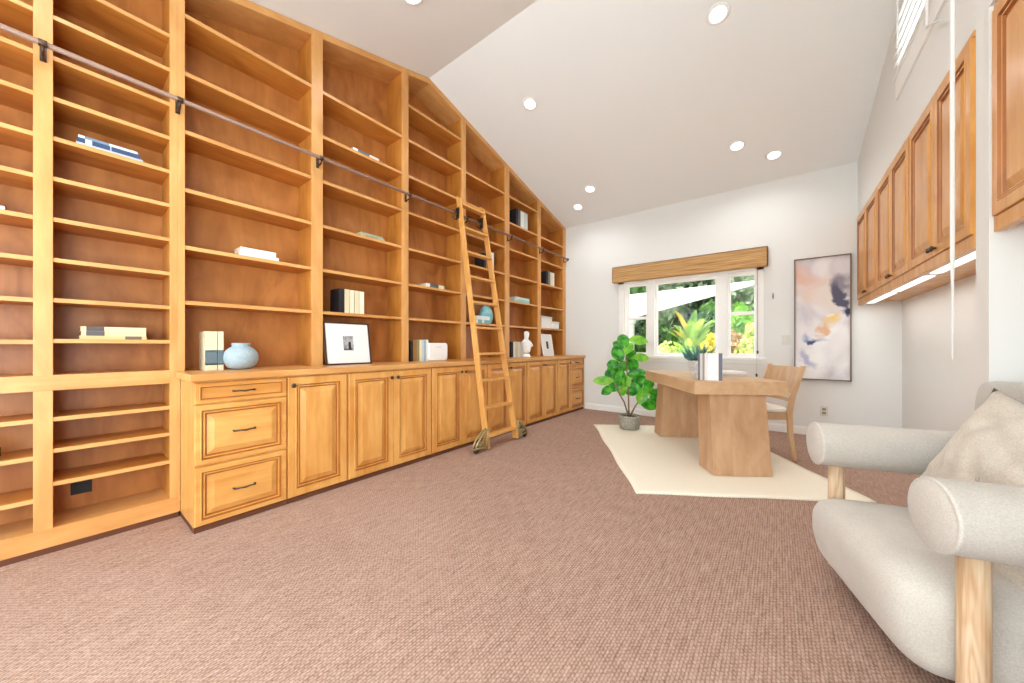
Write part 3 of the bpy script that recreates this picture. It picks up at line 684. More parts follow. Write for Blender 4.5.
DA = math.radians(33.4)
dk = thing('writing_desk', 'chunky pale oak desk with two slanted slab legs on the cream rug', 'desk', (-0.565, 3.32, 0), DA)
MB().box(0, 0.77, 0, 1.35, 0.672, 0.785).build('desktop', M['desk_top'], dk, bevel=0.003)
def slab_leg(l_bot0, l_bot1, l_top0, l_top1):
    z0, z1 = 0.012, 0.672; w0, w1 = 0.115, 0.578; t0, t1 = 0.135, 0.60
    v = [(w0, l_bot0, z0), (w1, l_bot0, z0), (w1, l_bot1, z0), (w0, l_bot1, z0), (t0, l_top0, z1), (t1, l_top0, z1), (t1, l_top1, z1), (t0, l_top1, z1)]
    MB().add(v, [(0, 3, 2, 1), (4, 5, 6, 7), (0, 1, 5, 4), (1, 2, 6, 5), (2, 3, 7, 6), (3, 0, 4, 7)]).build('leg', M['desk'], dk, bevel=0.003)
slab_leg(-0.09, 0.17, 0.025, 0.25); slab_leg(1.155, 1.37, 1.09, 1.305)

ch = thing('dining_chair', 'light oak side chair with white seat pushed up to the desk', 'chair', (-0.417, 4.163, 0), DA)
def post(y):
    pts = [(0.505, 0), (0.462, 0.22), (0.452, 0.45), (0.485, 0.62), (0.58, 0.90)]
    w = [0.017, 0.022, 0.024, 0.022, 0.017]; v = []
    for (x, z), ww in zip(pts, w):
        v += [(x - ww, y - 0.014, z), (x + ww, y - 0.014, z), (x + ww, y + 0.014, z), (x - ww, y + 0.014, z)]
    f = [(3, 2, 1, 0), (16, 17, 18, 19)]
    for k in range(4):
        for i in range(4): f.append((k * 4 + i, k * 4 + (i + 1) % 4, k * 4 + 4 + (i + 1) % 4, k * 4 + 4 + i))
    o = MB().add(v, f).build('rear_leg', M['chair_wood'], ch, bevel=0.004)
post(-0.235); post(0.235)
for y in (-0.215, 0.215):
    v = []
    for z, w in ((0, 0.014), (0.44, 0.02)):
        v += [(0.03 - w, y - w, z), (0.03 + w, y - w, z), (0.03 + w, y + w, z), (0.03 - w, y + w, z)]
    MB().add(v, [(3, 2, 1, 0), (4, 5, 6, 7)] + [(i, (i + 1) % 4, 4 + (i + 1) % 4, 4 + i) for i in range(4)]).build('front_leg', M['chair_wood'], ch, bevel=0.003)
b = MB().box(0.02, 0.45, -0.232, -0.212, 0.385, 0.45).box(0.02, 0.45, 0.212, 0.232, 0.385, 0.45).box(0.01, 0.03, -0.22, 0.22, 0.385, 0.45).box(0.44, 0.46, -0.22, 0.22, 0.385, 0.45)
b.build('seat_rail', M['chair_wood'], ch, bevel=0.003)
b = MB()
nn = 10
def sq(r0, z): return r0, z
v = []; f = []
rows = [(0.0, 0.452), (0.012, 0.452), (0.0, 0.475), (-0.0, 0.49), (0.03, 0.512), (0.10, 0.52)]
rr_ = [(0.012, 0.45), (0.0, 0.458), (0.0, 0.49), (0.02, 0.507), (0.07, 0.517), (0.15, 0.522)]
for ins, z in rr_: v += [(0.0 + ins, -0.225 + ins, z), (0.445 - ins, -0.225 + ins, z), (0.445 - ins, 0.225 - ins, z), (0.0 + ins, 0.225 - ins, z)]
for k in range(len(rr_) - 1):
    for i in range(4): f.append((k * 4 + i, k * 4 + (i + 1) % 4, k * 4 + 4 + (i + 1) % 4, k * 4 + 4 + i))
f += [(3, 2, 1, 0), tuple(len(v) - 4 + i for i in range(4))]
b.add(v, f, sm=True).build('seat_cushion', M['seat_white'], ch, bevel=0.008)
def back_slab(z0, z1, name, mat):
    n = 12; v = []; f = []
    def bx(z): return 0.452 + (z - 0.45) * 0.194 if z < 0.62 else 0.485 + (z - 0.62) * 0.339
    for i in range(n + 1):
        y = -0.222 + 0.444 * i / n; bow = 0.03 * (1 - (y / 0.222) ** 2)
        for z in (z0, z1):
            for t in (-0.009, 0.009): v.append((bx(z) + bow + t, y, z))
    for i in range(n):
        a = i * 4; c = a + 4
        f += [(a, a + 2, c + 2, c), (a + 1, c + 1, c + 3, a + 3), (a, c, c + 1, a + 1), (a + 2, a + 3, c + 3, c + 2)]
    f += [(0, 1, 3, 2), (n * 4, n * 4 + 2, n * 4 + 3, n * 4 + 1)]
    MB().add(v, f, sm=False).build(name, mat, ch, bevel=0.002)
back_slab(0.63, 0.885, 'backrest', M['chair_wood']); back_slab(0.555, 0.585, 'back_rail', M['chair_wood'])

# ================================================================== BOOKS
def cover(c, rough=0.6):
    key = 'cover_%d_%d_%d' % c
    if key not in M: M[key] = base(key.replace('cover_', 'book_cloth_'), lin(*c), rough)[0]
    return M[key]
def book(label, x, y, z, t, h, d, col, flat=False, group=None, bands=(), rotz=0, lean=0, cat='book', pagecol=None):
    """spine faces +x. upright: t along y, h along z. flat: t along z, h along y. y,z = low corner"""
    r = thing('book', label, cat, (x, y + (h / 2 if flat else t / 2), z), rotz, group)
    if lean: r.rotation_euler = (lean, 0, rotz)
    cm = cover(col); s = 0.0022
    def bx(mb, x0, x1, a0, a1, b0, b1, mi=0):  # a: thickness axis, b: height axis
        if flat: mb.box(x0, x1, b0 - h / 2, b1 - h / 2, a0, a1, mi)
        else: mb.box(x0, x1, a0 - t / 2, a1 - t / 2, b0, b1, mi)
    c = MB(); bx(c, -d, 0, 0, s, 0, h); bx(c, -d, 0, t - s, t, 0, h); bx(c, -s, 0.001, 0.0, t, 0, h)
    c.build('cover', cm, r)
    p = MB(); bx(p, -d + 0.004, -s, s, t - s, 0.004, h - 0.004); p.build('page_block', pagecol or M['pages'], r)
    for b0, b1, bc in bands:
        q = MB(); bx(q, 0.0008, 0.0022, 0.0003, t - 0.0003, b0 * h, b1 * h); q.build('spine_label', cover(bc), r)
    return r
XS = -3.075
IV = (216, 202, 168); WH = (222, 220, 212); TAN = (206, 180, 130); SL = (92, 108, 116); BK = (34, 30, 32); TEAL = (120, 176, 178); NAVY = (52, 70, 104)
# narrow section, blue stack
G = 'flat books on the upper narrow shelf'
zb = 2.199
book('lowest book of the blue and white stack, pale grey spine', XS, 0.062, zb, 0.022, 0.255, 0.17, (176, 186, 196), True, G)
book('navy book in the middle of the blue and white stack', XS, 0.066, zb + 0.022, 0.026, 0.24, 0.165, NAVY, True, G, ((.12, .22, (200, 205, 215)), (.5, .52, (160, 175, 190))))
book('topmost pale book of the blue and white stack', XS - 0.005, 0.070, zb + 0.048, 0.016, 0.225, 0.16, (206, 210, 212), True, G, ((.1, .5, (110, 130, 150)),))
G = 'flat cream books on the low narrow shelf'
zb = 1.127
book('lowest tan book of the cream stack, dark band at right', XS, 0.074, zb, 0.020, 0.258, 0.17, TAN, True, G, ((.66, .92, (110, 96, 84)),))
book('cream book in the middle of the tan stack, dark band at left', XS, 0.080, zb + 0.020, 0.026, 0.25, 0.165, (222, 196, 150), True, G, ((.07, .34, (92, 84, 82)),))
book('topmost cream book of the tan stack, dark band at left', XS, 0.078, zb + 0.046, 0.026, 0.252, 0.165, (226, 202, 158), True, G, ((.08, .34, (84, 78, 80)),))
book('lower white book at the left picture edge', XS, -0.40, 1.764, 0.024, 0.24, 0.17, WH, True, 'books at the left picture edge')
book('upper white book at the left picture edge', XS - 0.004, -0.41, 1.788, 0.05, 0.215, 0.16, (226, 224, 220), True, 'books at the left picture edge')
o = thing('glass_bottle', 'small dark glass bottle at the left picture edge, low shelf', 'bottle', (-3.1, -0.205, 0.52))
MB().lathe([(0.001, 0), (0.026, 0), (0.034, 0.02), (0.034, 0.06), (0.014, 0.09), (0.012, 0.115)], 18).build('bottle_body', base('dark_glass', lin(48, 34, 44), 0.1, 0.8)[0], o)
MB().lathe([(0.013, 0.108), (0.013, 0.13), (0.001, 0.13)], 12).build('stopper', M['white'], o)
# set of three ivory volumes with slate labels on the countertop
G = 'ivory volumes beside the grey blue vase'
for k, (lb, tt, hh) in enumerate((('leftmost', 0.034, 0.262), ('middle', 0.030, 0.262), ('rightmost', 0.030, 0.262))):
    book(f'{lb} ivory volume with slate label beside the grey blue vase', XS + 0.06, 0.594 + k * 0.0335, CZ, tt, hh, 0.16, IV, False, G, ((0.14, 0.52, SL), (0.145, 0.17, (150, 160, 160)), (0.49, 0.505, (170, 176, 170))))
o = thing('round_vase', 'squat grey blue vase on the countertop beside ivory volumes', 'vase', (-3.02, 0.79, CZ))
MB().lathe([(0.001, 0), (0.05, 0), (0.075, 0.012), (0.097, 0.045), (0.104, 0.078), (0.100, 0.112), (0.082, 0.142), (0.056, 0.157), (0.050, 0.160), (0.053, 0.172), (0.056, 0.184), (0.050, 0.186), (0.046, 0.176), (0.046, 0.150)], 40).build('vase_body', M['vase_blue'], o, sub=1)
G = 'white books flat on the first wide bay shelf'
book('lower white book of the pair lying in the first wide bay', XS + 0.01, 0.79, 1.739, 0.028, 0.25, 0.17, (232, 224, 218), True, G)
book('upper white book of the pair lying in the first wide bay', XS + 0.005, 0.80, 1.767, 0.038, 0.222, 0.16, (238, 234, 222), True, G)
book('white and slate book lying just above the ladder rail in the second wide bay', XS + .01, 1.63, 2.864, 0.034, 0.26, 0.17, WH, True, 'flat books of the second wide bay', ((0.18, 0.62, SL),))
G = 'flat green books of the second wide bay'
book('lower sage green book in the second wide bay', XS + .01, 1.70, 2.111, 0.020, 0.25, 0.17, (176, 180, 150), True, G, ((.2, .7, (140, 150, 126)),))
book('upper sage green book in the second wide bay', XS + .005, 1.71, 2.131, 0.020, 0.225, 0.16, (158, 166, 140), True, G)
G = 'upright books above the framed print'
y = 1.50
for lb, tt, col, hh in (('black book at the left end', 0.045, BK, 0.212), ('first cream book from the left', 0.043, IV, 0.212), ('second cream book from the left', 0.04, (226, 214, 186), 0.21), ('third cream book from the left', 0.042, IV, 0.21), ('rightmost cream book', 0.045, (236, 226, 200), 0.208)):
    book(f'{lb} of the upright row above the framed print', XS + 0.02, y, 1.383, tt, hh, 0.16, col, False, G); y += tt + 0.004
# framed print leaning
fp = thing('framed_print', 'small photograph in wide white mat and dark frame leaning on the countertop', 'framed picture', (-2.985, 1.565, CZ + 0.002), 0)
fr = MB(); w, h = 0.205, 0.375
fr.box(-0.018, 0, -w, -w + 0.013, 0, h).box(-0.018, 0, w - 0.013, w, 0, h).box(-0.018, 0, -w, w, 0, 0.013).box(-0.018, 0, -w, w, h - 0.013, h)
fr.build('frame', M['dark_frame'], fp, bevel=0.001)
MB().box(-0.012, -0.006, -w + .012, w - .012, 0.012, h - .012).build('mat_board', M['paper'], fp)
MB().box(-0.006, -0.0045, -0.045, 0.045, 0.125, 0.255).build('photograph', speckle('grey_photo', lin(176, 174, 176), lin(120, 118, 122), 18), fp)
MB().box(-0.0045, -0.004, 0.0, 0.022, 0.14, 0.20).box(-0.0045, -0.004, -0.04, 0.03, 0.13, 0.14).build('photograph_figure', M['black'], fp)
fp.rotation_euler = (0, -math.radians(9), 0)
# third wide bay
book('slate and cream book lying flat in the third wide bay', XS + .01, 2.46, 1.739, 0.042, 0.26, 0.17, (220, 214, 186), True, None, ((0.02, 0.18, WH), (0.2, 0.66, (90, 92, 98))))
G = 'upright books beside the white speaker'
y = 2.232
for lb, tt, col, hh in (('dark book at the left end', 0.03, BK, 0.215), ('brown book', 0.04, (150, 106, 58), 0.225), ('olive book', 0.035, (150, 138, 96), 0.225), ('tall cream book', 0.03, (236, 220, 186), 0.228), ('pale blue book', 0.026, (184, 206, 214), 0.222), ('grey blue book', 0.022, (156, 176, 190), 0.222), ('tall white book', 0.032, WH, 0.232)):
    book(f'{lb} in the upright row beside the white speaker box', XS + 0.04, y, CZ, tt, hh, 0.16, col, False, G); y += tt + 0.003
o = thing('white_speaker', 'rounded white tabletop speaker on the countertop', 'speaker', (-3.06, 2.59, CZ))
b = MB(); pts = []
for cx_, cy_, a0 in ((0.10, 0.035, -90), (0.10, 0.165, 0), (-0.10, 0.165, 90), (-0.10, 0.035, 180)):
    for k in range(6):
        a = math.radians(a0 + 18 * k); pts.append((cx_ + 0.032 * math.cos(a), cy_ + 0.032 * math.sin(a)))
b.prism(pts, -0.05, 0.05); b.build('speaker_body', M['white'], o, bevel=0.006)
MB().box(0.0495, 0.0515, -0.03, 0.04, 0.150, 0.153).build('control_slot', M['concrete'], o)
# fourth bay (behind the ladder)
G = 'upright books behind the ladder'
y = 3.39
for lb, tt, col in (('dark book', 0.04, BK), ('tan book', 0.04, (150, 110, 80)), ('left white book', 0.05, WH), ('right white book', 0.06, (226, 228, 226))):
    book(f'{lb} of the upright row seen behind the ladder', XS + 0.02, y, 2.111, tt, 0.235 if col != BK else 0.2, 0.16, col, False, G); y += tt + 0.004
G = 'teal and white books behind the ladder'
book('lower teal book beside the teal vase behind the ladder', XS + 0.04, 3.26, 1.383, 0.045, 0.25, 0.17, TEAL, True, G, ((.3, .45, WH),))
book('upper white book beside the teal vase behind the ladder', XS + 0.035, 3.26, 1.428, 0.05, 0.23, 0.165, (216, 226, 226), True, G)
o = thing('teal_vase', 'rounded teal glazed vase standing behind the ladder', 'vase', (-3.16, 3.55, 1.383))
MB().lathe([(0.001, 0), (0.06, 0), (0.085, 0.02), (0.105, 0.08), (0.104, 0.14), (0.085, 0.20), (0.055, 0.235), (0.048, 0.25), (0.040, 0.25), (0.04, 0.22)], 32, sx=0.9).build('vase_body', M['vase_teal'], o, sub=1)
# fifth bay
G = 'upright books near the top of the fifth bay'
y = 4.10
for lb, tt, col in (('black book', 0.05, BK), ('dark grey book', 0.055, (88, 88, 92)), ('left white book', 0.09, (224, 226, 220)), ('right pale grey book', 0.09, (196, 204, 200))):
    book(f'{lb} of the high upright row in the fifth bay', XS + 0.02, y, 2.864, tt, 0.25, 0.16, col, False, G); y += tt + 0.003
G = 'flat teal books of the fifth bay'
book('lower pale teal book lying in the fifth bay', XS + .01, 4.06, 1.739, 0.045, 0.40, 0.2, (150, 190, 184), True, G)
book('upper grey green book lying in the fifth bay', XS + .005, 4.10, 1.784, 0.035, 0.36, 0.19, (190, 206, 196), True, G)
G = 'upright books beside the white bust'
y = 3.945
for lb, tt, col in (('black book at the left end', 0.055, BK), ('first white book from the left', 0.05, WH), ('second white book from the left', 0.05, IV), ('third white book from the left', 0.055, (228, 226, 220)), ('fourth white book from the left', 0.05, (214, 212, 196)), ('rightmost ivory book', 0.05, WH)):
    book(f'{lb} in the row beside the white bust', XS + 0.04, y, CZ, tt, 0.225, 0.16, col, False, G); y += tt + 0.004
o = thing('plaster_bust', 'white plaster bust with lowered head on the countertop', 'statue', (-2.93, 4.19, CZ))
def skin(name, verts, edges, radii, mat, parent, sub=2, root=0):
    me = bpy.data.meshes.new(name); me.from_pydata(verts, edges, []); me.materials.append(mat)
    ob = bpy.data.objects.new(name, me); C.objects.link(ob); ob.parent = parent
    ob.modifiers.new('skin', 'SKIN')
    if not me.skin_vertices: me.skin_vertices.new()
    for i, rd in enumerate(radii):
        q = me.skin_vertices[0].data[i]; q.radius = rd if isinstance(rd, tuple) else (rd, rd); q.use_root = (i == root)
    me_ = ob.modifiers.new('sub', 'SUBSURF'); me_.levels = sub; me_.render_levels = sub; ob.modifiers['skin'].use_smooth_shade = True
    return ob
sv = [(0, 0, 0.05), (0, 0, 0.13), (0, 0, 0.2), (0, -0.01, 0.262), (0.012, -0.022, 0.31), (0.018, -0.028, 0.35), (0, 0.075, 0.205), (0.03, 0.10, 0.15), (0, -0.08, 0.21), (0.03, -0.105, 0.24), (0.01, -0.01, 0.375)]
se = [(0, 1), (1, 2), (2, 3), (3, 4), (4, 5), (2, 6), (6, 7), (2, 8), (8, 9), (5, 10)]
skin('bust_body', sv, se, [0.062, 0.06, 0.066, 0.027, 0.042, 0.045, 0.034, 0.028, 0.034, 0.03, 0.032], M['white'], o)
MB().lathe([(0.001, 0), (0.06, 0), (0.064, 0.01), (0.05, 0.022), (0.045, 0.05)], 24).build('plinth', M['white'], o)
# sixth bay
G = 'upright books in the last bay'
y = 4.93
for lb, tt, col in (('black book at left', 0.07, BK), ('grey book', 0.06, (120, 116, 110)), ('ivory book', 0.065, IV), ('white book at right', 0.06, WH)):
    book(f'{lb} of the upright row in the last bay', XS + 0.02, y, 2.111, tt, 0.225, 0.16, col, False, G); y += tt + 0.004
for nm, lb, y0, wd, hh, xx in (('white_box', 'larger white storage box on the last bay shelf', 4.90, 0.34, 0.21, -3.2), ('white_box', 'smaller white storage box in front of the larger one, last bay', 5.19, 0.18, 0.125, -3.10)):
    o = thing(nm, lb, 'box', (xx, y0 + wd / 2, 1.383))
    dd = 0.075 if hh > .2 else 0.04
    MB().box(-dd, dd, -wd / 2, wd / 2, 0, hh - 0.035).build('box_body', M['white'], o, bevel=0.004)
    MB().box(-dd - .003, dd + .003, -wd / 2 - .003, wd / 2 + .003, hh - 0.034, hh).build('lid', M['paper'], o, bevel=0.003)
fp = thing('framed_portrait', 'small white framed portrait print leaning in the last bay', 'framed picture', (-2.99, 4.925, CZ + 0.002), 0)
w, h = 0.165, 0.36
fr = MB().box(-0.016, 0, -w, -w + 0.012, 0, h).box(-0.016, 0, w - 0.012, w, 0, h).box(-0.016, 0, -w, w, 0, 0.012).box(-0.016, 0, -w, w, h - 0.012, h)
fr.build('frame', M['white'], fp); MB().box(-0.012, -0.005, -w + .011, w - .011, 0.011, h - .011).build('mat_board', M['paper'], fp)
MB().box(-0.005, -0.004, -0.035, 0.03, 0.12, 0.24).build('photograph', M['dark_frame'], fp)
fp.rotation_euler = (0, -math.radians(10), 0)

# ================================================================== THINGS ON THE DESK
def on_desk(w, l): 
    c, s = math.cos(DA), math.sin(DA); return (-0.565 + w * c - l * s, 3.32 + w * s + l * c)
G = 'books standing on the desk'
dx = math.radians(33.4)
k0 = 0.095
for lb, tt, col, hh in (('thin dark book at the left end', 0.014, (110, 104, 104), 0.236), ('slim pale grey book', 0.018, (206, 204, 204), 0.236), ('slim tan book', 0.014, (170, 148, 136), 0.236), ('narrow white book', 0.02, (226, 222, 220), 0.238), ('wide white book', 0.085, (238, 238, 240), 0.24), ('grey blue book at the right end', 0.026, (108, 112, 124), 0.24)):
    kc = k0 + tt / 2; px, py = -0.472 + (kc - 0.19) * 0.990, 3.50 + (kc - 0.19) * 0.139
    r = book(f'{lb} of the row standing on the desk', px, py - tt / 2, 0.785, tt, hh, 0.15, col, False, G)
    r.rotation_euler = (0, 0, math.radians(8) - PI / 2); k0 += tt + 0.002
px, py = on_desk(0.20, 0.38)
o = thing('succulent_pot', 'spiky blue green succulent in a tapered pale pot on the desk', 'potted plant', (px, py, 0.785))
pb = MB()
n = 16; v = []
for j, (r, z) in enumerate(((0.05, 0), (0.066, 0.045), (0.082, 0.10), (0.09, 0.165), (0.08, 0.165), (0.074, 0.13))):
    for i in range(n):
        a = 2 * PI * (i + (0.5 if j % 2 else 0)) / n; rr2 = r * (1 + (0.03 if i % 2 else -0.02)); v.append((rr2 * math.cos(a), rr2 * math.sin(a), z))
f = []
for j in range(5):
    for i in range(n):
        q = (i + 1) % n; f += [(j * n + i, j * n + q, (j + 1) * n + i), (j * n + q, (j + 1) * n + q, (j + 1) * n + i)]
f.append(tuple(range(n - 1, -1, -1))); f.append(tuple(5 * n + i for i in range(n)))
pb.add(v, f).build('pot', M['terrazzo'], o)
lb_ = MB(); rnd = random.Random(3)
for k in range(46):
    a = rnd.uniform(0, 2 * PI); el = rnd.uniform(0.15, 1.4); L = rnd.uniform(0.12, 0.19)
    d = Vector((math.cos(a) * math.cos(el), math.sin(a) * math.cos(el), math.sin(el))); p0 = Vector((0, 0, 0.15)) + Vector((d.x, d.y, 0)) * 0.035
    lb_.tube([p0, p0 + d * L * .4, p0 + d * L * .8 + Vector((0, 0, .008)), p0 + d * L + Vector((0, 0, .015))], [0.008, 0.011, 0.007, 0.001], 5)
lb_.build('leaves', foliage_mat('succulent_blue_green', lin(110, 160, 150), lin(60, 116, 104), 20, 0.15), o)
px, py = on_desk(0.56, 0.55)
G = 'large white books lying on the desk'
for k, (lb, hh, dd, ang) in enumerate((('lower large white book lying on the desk', 0.40, 0.30, 0.05), ('upper large white book lying on the desk', 0.36, 0.27, -0.06))):
    r = book(lb, px, py - hh / 2, 0.785 + k * 0.022, 0.022, hh, dd, (240, 240, 242) if k else (214, 214, 224), True, G, (), DA - PI / 2 + ang)

# ================================================================== FIDDLE LEAF FIG
fig = thing('fiddle_leaf_fig', 'fiddle leaf fig with glossy green leaves in a grey cement pot', 'potted plant', (-1.535, 4.53, 0.012))
MB().lathe([(0.001, 0), (0.108, 0), (0.122, 0.012), (0.134, 0.09), (0.137, 0.170), (0.133, 0.178), (0.125, 0.178), (0.122, 0.165), (0.12, 0.14)], 36).build('pot', M['concrete'], fig)
MB().lathe([(0.121, 0.15), (0.06, 0.156), (0.001, 0.158)], 30).build('soil', M['soil'], fig)
PR = Vector((0.7945, 0.6072, 0)); PF = Vector((0.6072 * 1, -0.7945, 0)); PF = Vector((0.35, -0.93, 0)).normalized()
MPX = 0.00211
def fz(zx, zy, depth=0.0):
    z = 1.09 - ((325 + zy / 6.21) - 345.85) * 0.0131 - 0.012
    return PR * ((zx - 243) * MPX) + PF * depth + Vector((0, 0, z))
stm = [[fz(240, 560), fz(238, 450), fz(232, 340), fz(224, 220, .02), fz(218, 110, 0.0)], [fz(236, 560), fz(212, 480), fz(182, 425, .04), fz(165, 380, .06), fz(150, 330, .05)], [fz(250, 560), fz(275, 510), fz(300, 470, .03), fz(330, 430, .04), fz(350, 390, .04)]]
for s_ in stm: MB().tube([tuple(p) for p in s_], [0.012, 0.010, 0.009, 0.007, 0.004], 8).build('stem', M['stem'], fig)
def leaf_mesh(L, W, fold, wave, rnd):
    nu, nv = 10, 6; v = []; f = []
    for i in range(nu + 1):
        u = i / nu
        w = W * (math.sin(PI * min(1, u * 1.0) ** 0.85) ** 0.75) * (0.62 + 0.55 * u) if 0 < u < 1 else 0.002
        for j in range(nv + 1):
            s = (j / nv) * 2 - 1
            zz = fold * abs(s) * w + wave * math.sin(u * 9 + j) * abs(s) * 0.5 - 0.25 * L * (u ** 2) * 0.6
            v.append((u * L, s * w, zz))
    for i in range(nu):
        for j in range(nv):
            a = i * (nv + 1) + j; f.append((a, a + 1, a + nv + 2, a + nv + 1))
    return v, f
LV = [(205, 105, 85, 62, 90, 0), (290, 95, 95, 52, -10, 1), (175, 185, 90, 66, 110, 0), (258, 240, 90, 66, -60, 0), (305, 200, 90, 48, 0, 1), (150, 295, 90, 60, 150, 0), (280, 305, 95, 56, 5, 0),
      (92, 345, 105, 50, 175, 1), (160, 365, 85, 62, 230, 0), (112, 395, 70, 46, 215, 0), (290, 375, 80, 66, 100, 0), (350, 358, 60, 50, 60, 0), (405, 402, 95, 42, 0, 0), (320, 432, 80, 56, 250, 1),
      (350, 482, 95, 58, -20, 0), (390, 440, 70, 44, -70, 0), (195, 395, 70, 56, 280, 1), (235, 150, 70, 50, 70, 1), (215, 255, 75, 56, 200, 0), (128, 318, 70, 54, 130, 0), (310, 340, 70, 52, 30, 0),
      (175, 130, 70, 44, 120, 0), (250, 190, 70, 50, 40, 0), (190, 320, 80, 60, 260, 0), (270, 410, 70, 54, 200, 0), (345, 400, 70, 54, 10, 1), (145, 240, 60, 46, 190, 0), (225, 340, 60, 46, 270, 1)]
rnd = random.Random(11)
for (zx, zy, Lz, Wz, ang, yg) in LV:
    L, W = Lz * MPX * 1.12, Wz * MPX / 2 * 1.35
    a = math.radians(ang); tip = (PR * math.cos(a) + Vector((0, 0, 1)) * math.sin(a))
    dep = rnd.uniform(-0.09, 0.11) + (0.16 if zx > 330 else 0)
    nrm = (PF + Vector((rnd.uniform(-.4, .4), rnd.uniform(-.2, .2), rnd.uniform(0.0, 0.75)))).normalized()
    X = (tip - nrm * tip.dot(nrm)).normalized(); Y = nrm.cross(X).normalized()
    v, f = leaf_mesh(L * 1.12, W, 0.28, 0.012, rnd)
    c0 = fz(zx, zy, dep) - X * L * 0.5
    vv = [tuple(c0 + X * p[0] + Y * p[1] + nrm * p[2]) for p in v]
    b = MB().add(vv, f, sm=True); 
    o = b.build('leaf', M['fig_leaf_young'] if yg else M['fig_leaf'], fig)
    # petiole back to the nearest stem point
    best = min((q for s_ in stm for q in s_[1:]), key=lambda q: (Vector(q) - c0).length)
    MB().tube([tuple(c0), tuple((c0 + Vector(best)) / 2 + Vector((0, 0, -0.01))), tuple(best)], 0.003, 6).build('petiole', M['fig_leaf_young'], o)

# ================================================================== ARMCHAIR
AC = thing('armchair', 'oatmeal linen lounge chair with bolster arms on round ash posts', 'armchair', (0.254, 1.936, 0), math.radians(15.07))
def bolster(y):
    Rr, Ln = 0.103, 0.64; prof = [(0.001, -0.012), (Rr * 0.6, -0.010), (Rr - 0.012, -0.003), (Rr - 0.006, 0.0), (Rr - 0.001, -0.002), (Rr + 0.002, 0.004), (Rr, 0.010), (Rr, 0.2), (Rr, 0.45), (Rr, Ln - 0.02), (Rr - 0.015, Ln), (0.001, Ln + 0.008)]
    b = MB().lathe(prof, 40, (0, y, 0.60), mat=Matrix.Rotation(PI / 2, 3, 'Y'))
    return b.build('armrest', M['linen'], AC)
bolster(-0.40); bolster(0.40)
for y in (-0.40, 0.40):
    for x in (0.085, 0.54):
        MB().lathe([(0.030, 0.0), (0.032, 0.004), (0.032, 0.53)], 28, (x, y, 0)).build('leg', M['ash'], AC)
def rounded(x0, x1, y0, y1, z0, z1, r, n=7, bulge=0.0, seed=1, wob=0.0, shear=None):
    """a soft cuboid from a subdivided cube pushed to a rounded box"""
    bm = bmesh.new(); bmesh.ops.create_cube(bm, size=2.0); bmesh.ops.subdivide_edges(bm, edges=bm.edges, cuts=n, use_grid_fill=True)
    hx, hy, hz = (x1 - x0) / 2, (y1 - y0) / 2, (z1 - z0) / 2; rn = random.Random(seed); ph = [rn.uniform(0, 6) for _ in range(6)]
    for v in bm.verts:
        p = Vector((v.co.x * hx, v.co.y * hy, v.co.z * hz))
        q = Vector((max(-hx + r, min(hx - r, p.x)), max(-hy + r, min(hy - r, p.y)), max(-hz + r, min(hz - r, p.z))))
        d = p - q
        if d.length > 1e-6: p = q + d.normalized() * r
        e = (1 - (p.x / hx) ** 2) * (1 - (p.y / hy) ** 2)
        p.z += math.copysign(bulge, p.z) * max(0, e)
        if wob:
            s = wob * (math.sin(p.x * 23 + ph[0] + p.z * 9) + math.sin(p.y * 27 + ph[1]) + math.sin(p.x * 41 + p.y * 37 + ph[2]) * .5)
            p += v.normal * s
        if shear: p = shear(p)
        v.co = p + Vector(((x0 + x1) / 2, (y0 + y1) / 2, (z0 + z1) / 2))
    mb = MB(); bm.verts.index_update(); mb.add([v.co[:] for v in bm.verts], [[v.index for v in fc.verts] for fc in bm.faces], sm=True); bm.free(); return mb
def seat_shear(p):
    # front lower edge tucks under
    t = max(0, -p.x / 0.36); z = -p.z / 0.145
    if z > 0: p.x += 0.035 * t * z
    return p
rounded(-0.055, 0.60, -0.362, 0.362, 0.055, 0.378, 0.10, 13, 0.012, shear=seat_shear).build('seat', M['linen'], AC, sub=1)
bk = rounded(-0.055, 0.055, -0.315, 0.315, 0, 0.65, 0.045, 11)
bk.build('backrest', M['greige'], AC, loc=(0.50, 0, 0.30), rot=(0, math.radians(5), 0), sub=1)
# scatter cushion leaning on the backrest
def cushion():
    S = 0.262; n = 30; v = []; f = []
    for side in (1, -1):
        for i in range(n + 1):
            for j in range(n + 1):
                a, b_ = i / n * 2 - 1, j / n * 2 - 1
                e = max(0, (1 - a * a)) ** 0.55 * max(0, (1 - b_ * b_)) ** 0.55
                k = 1 - 0.07 * ((1 - a * a) * abs(b_) ** 3 + (1 - b_ * b_) * abs(a) ** 3)
                th = 0.085 * e
                wr = 0.006 * math.sin(a * 9 + b_ * 5) * math.sin(b_ * 11 - a * 3) + 0.004 * math.sin(18 * a + 3 * math.sin(5 * b_)) 
                th += wr * min(1, e * 2.5) - 0.018 * math.exp(-((a) ** 2 + (b_ + 0.05) ** 2) / 0.01)
                # crease fans from the upper corners
                th -= 0.008 * math.exp(-((a * 0.4 + b_ - 0.45) ** 2) / 0.006) * e
                v.append((side * th, a * S * k, b_ * S * k))
    m_ = (n + 1) ** 2
    for sd in (0, 1):
        for i in range(n):
            for j in range(n):
                q = sd * m_ + i * (n + 1) + j; f.append((q, q + 1, q + n + 2, q + n + 1))
    return MB().add(v, f, sm=True)
cw = thing('scatter_cushion', 'crinkled beige linen cushion with centre button leaning in the armchair', 'cushion', (0, 0, 0))
cu = cushion()
T0 = Vector((0.64, 2.12, 0.925)); Bl = Vector((0.443, 2.194, 0.459))
e2 = (T0 - Bl).normalized()                         # up along the cushion's left edge
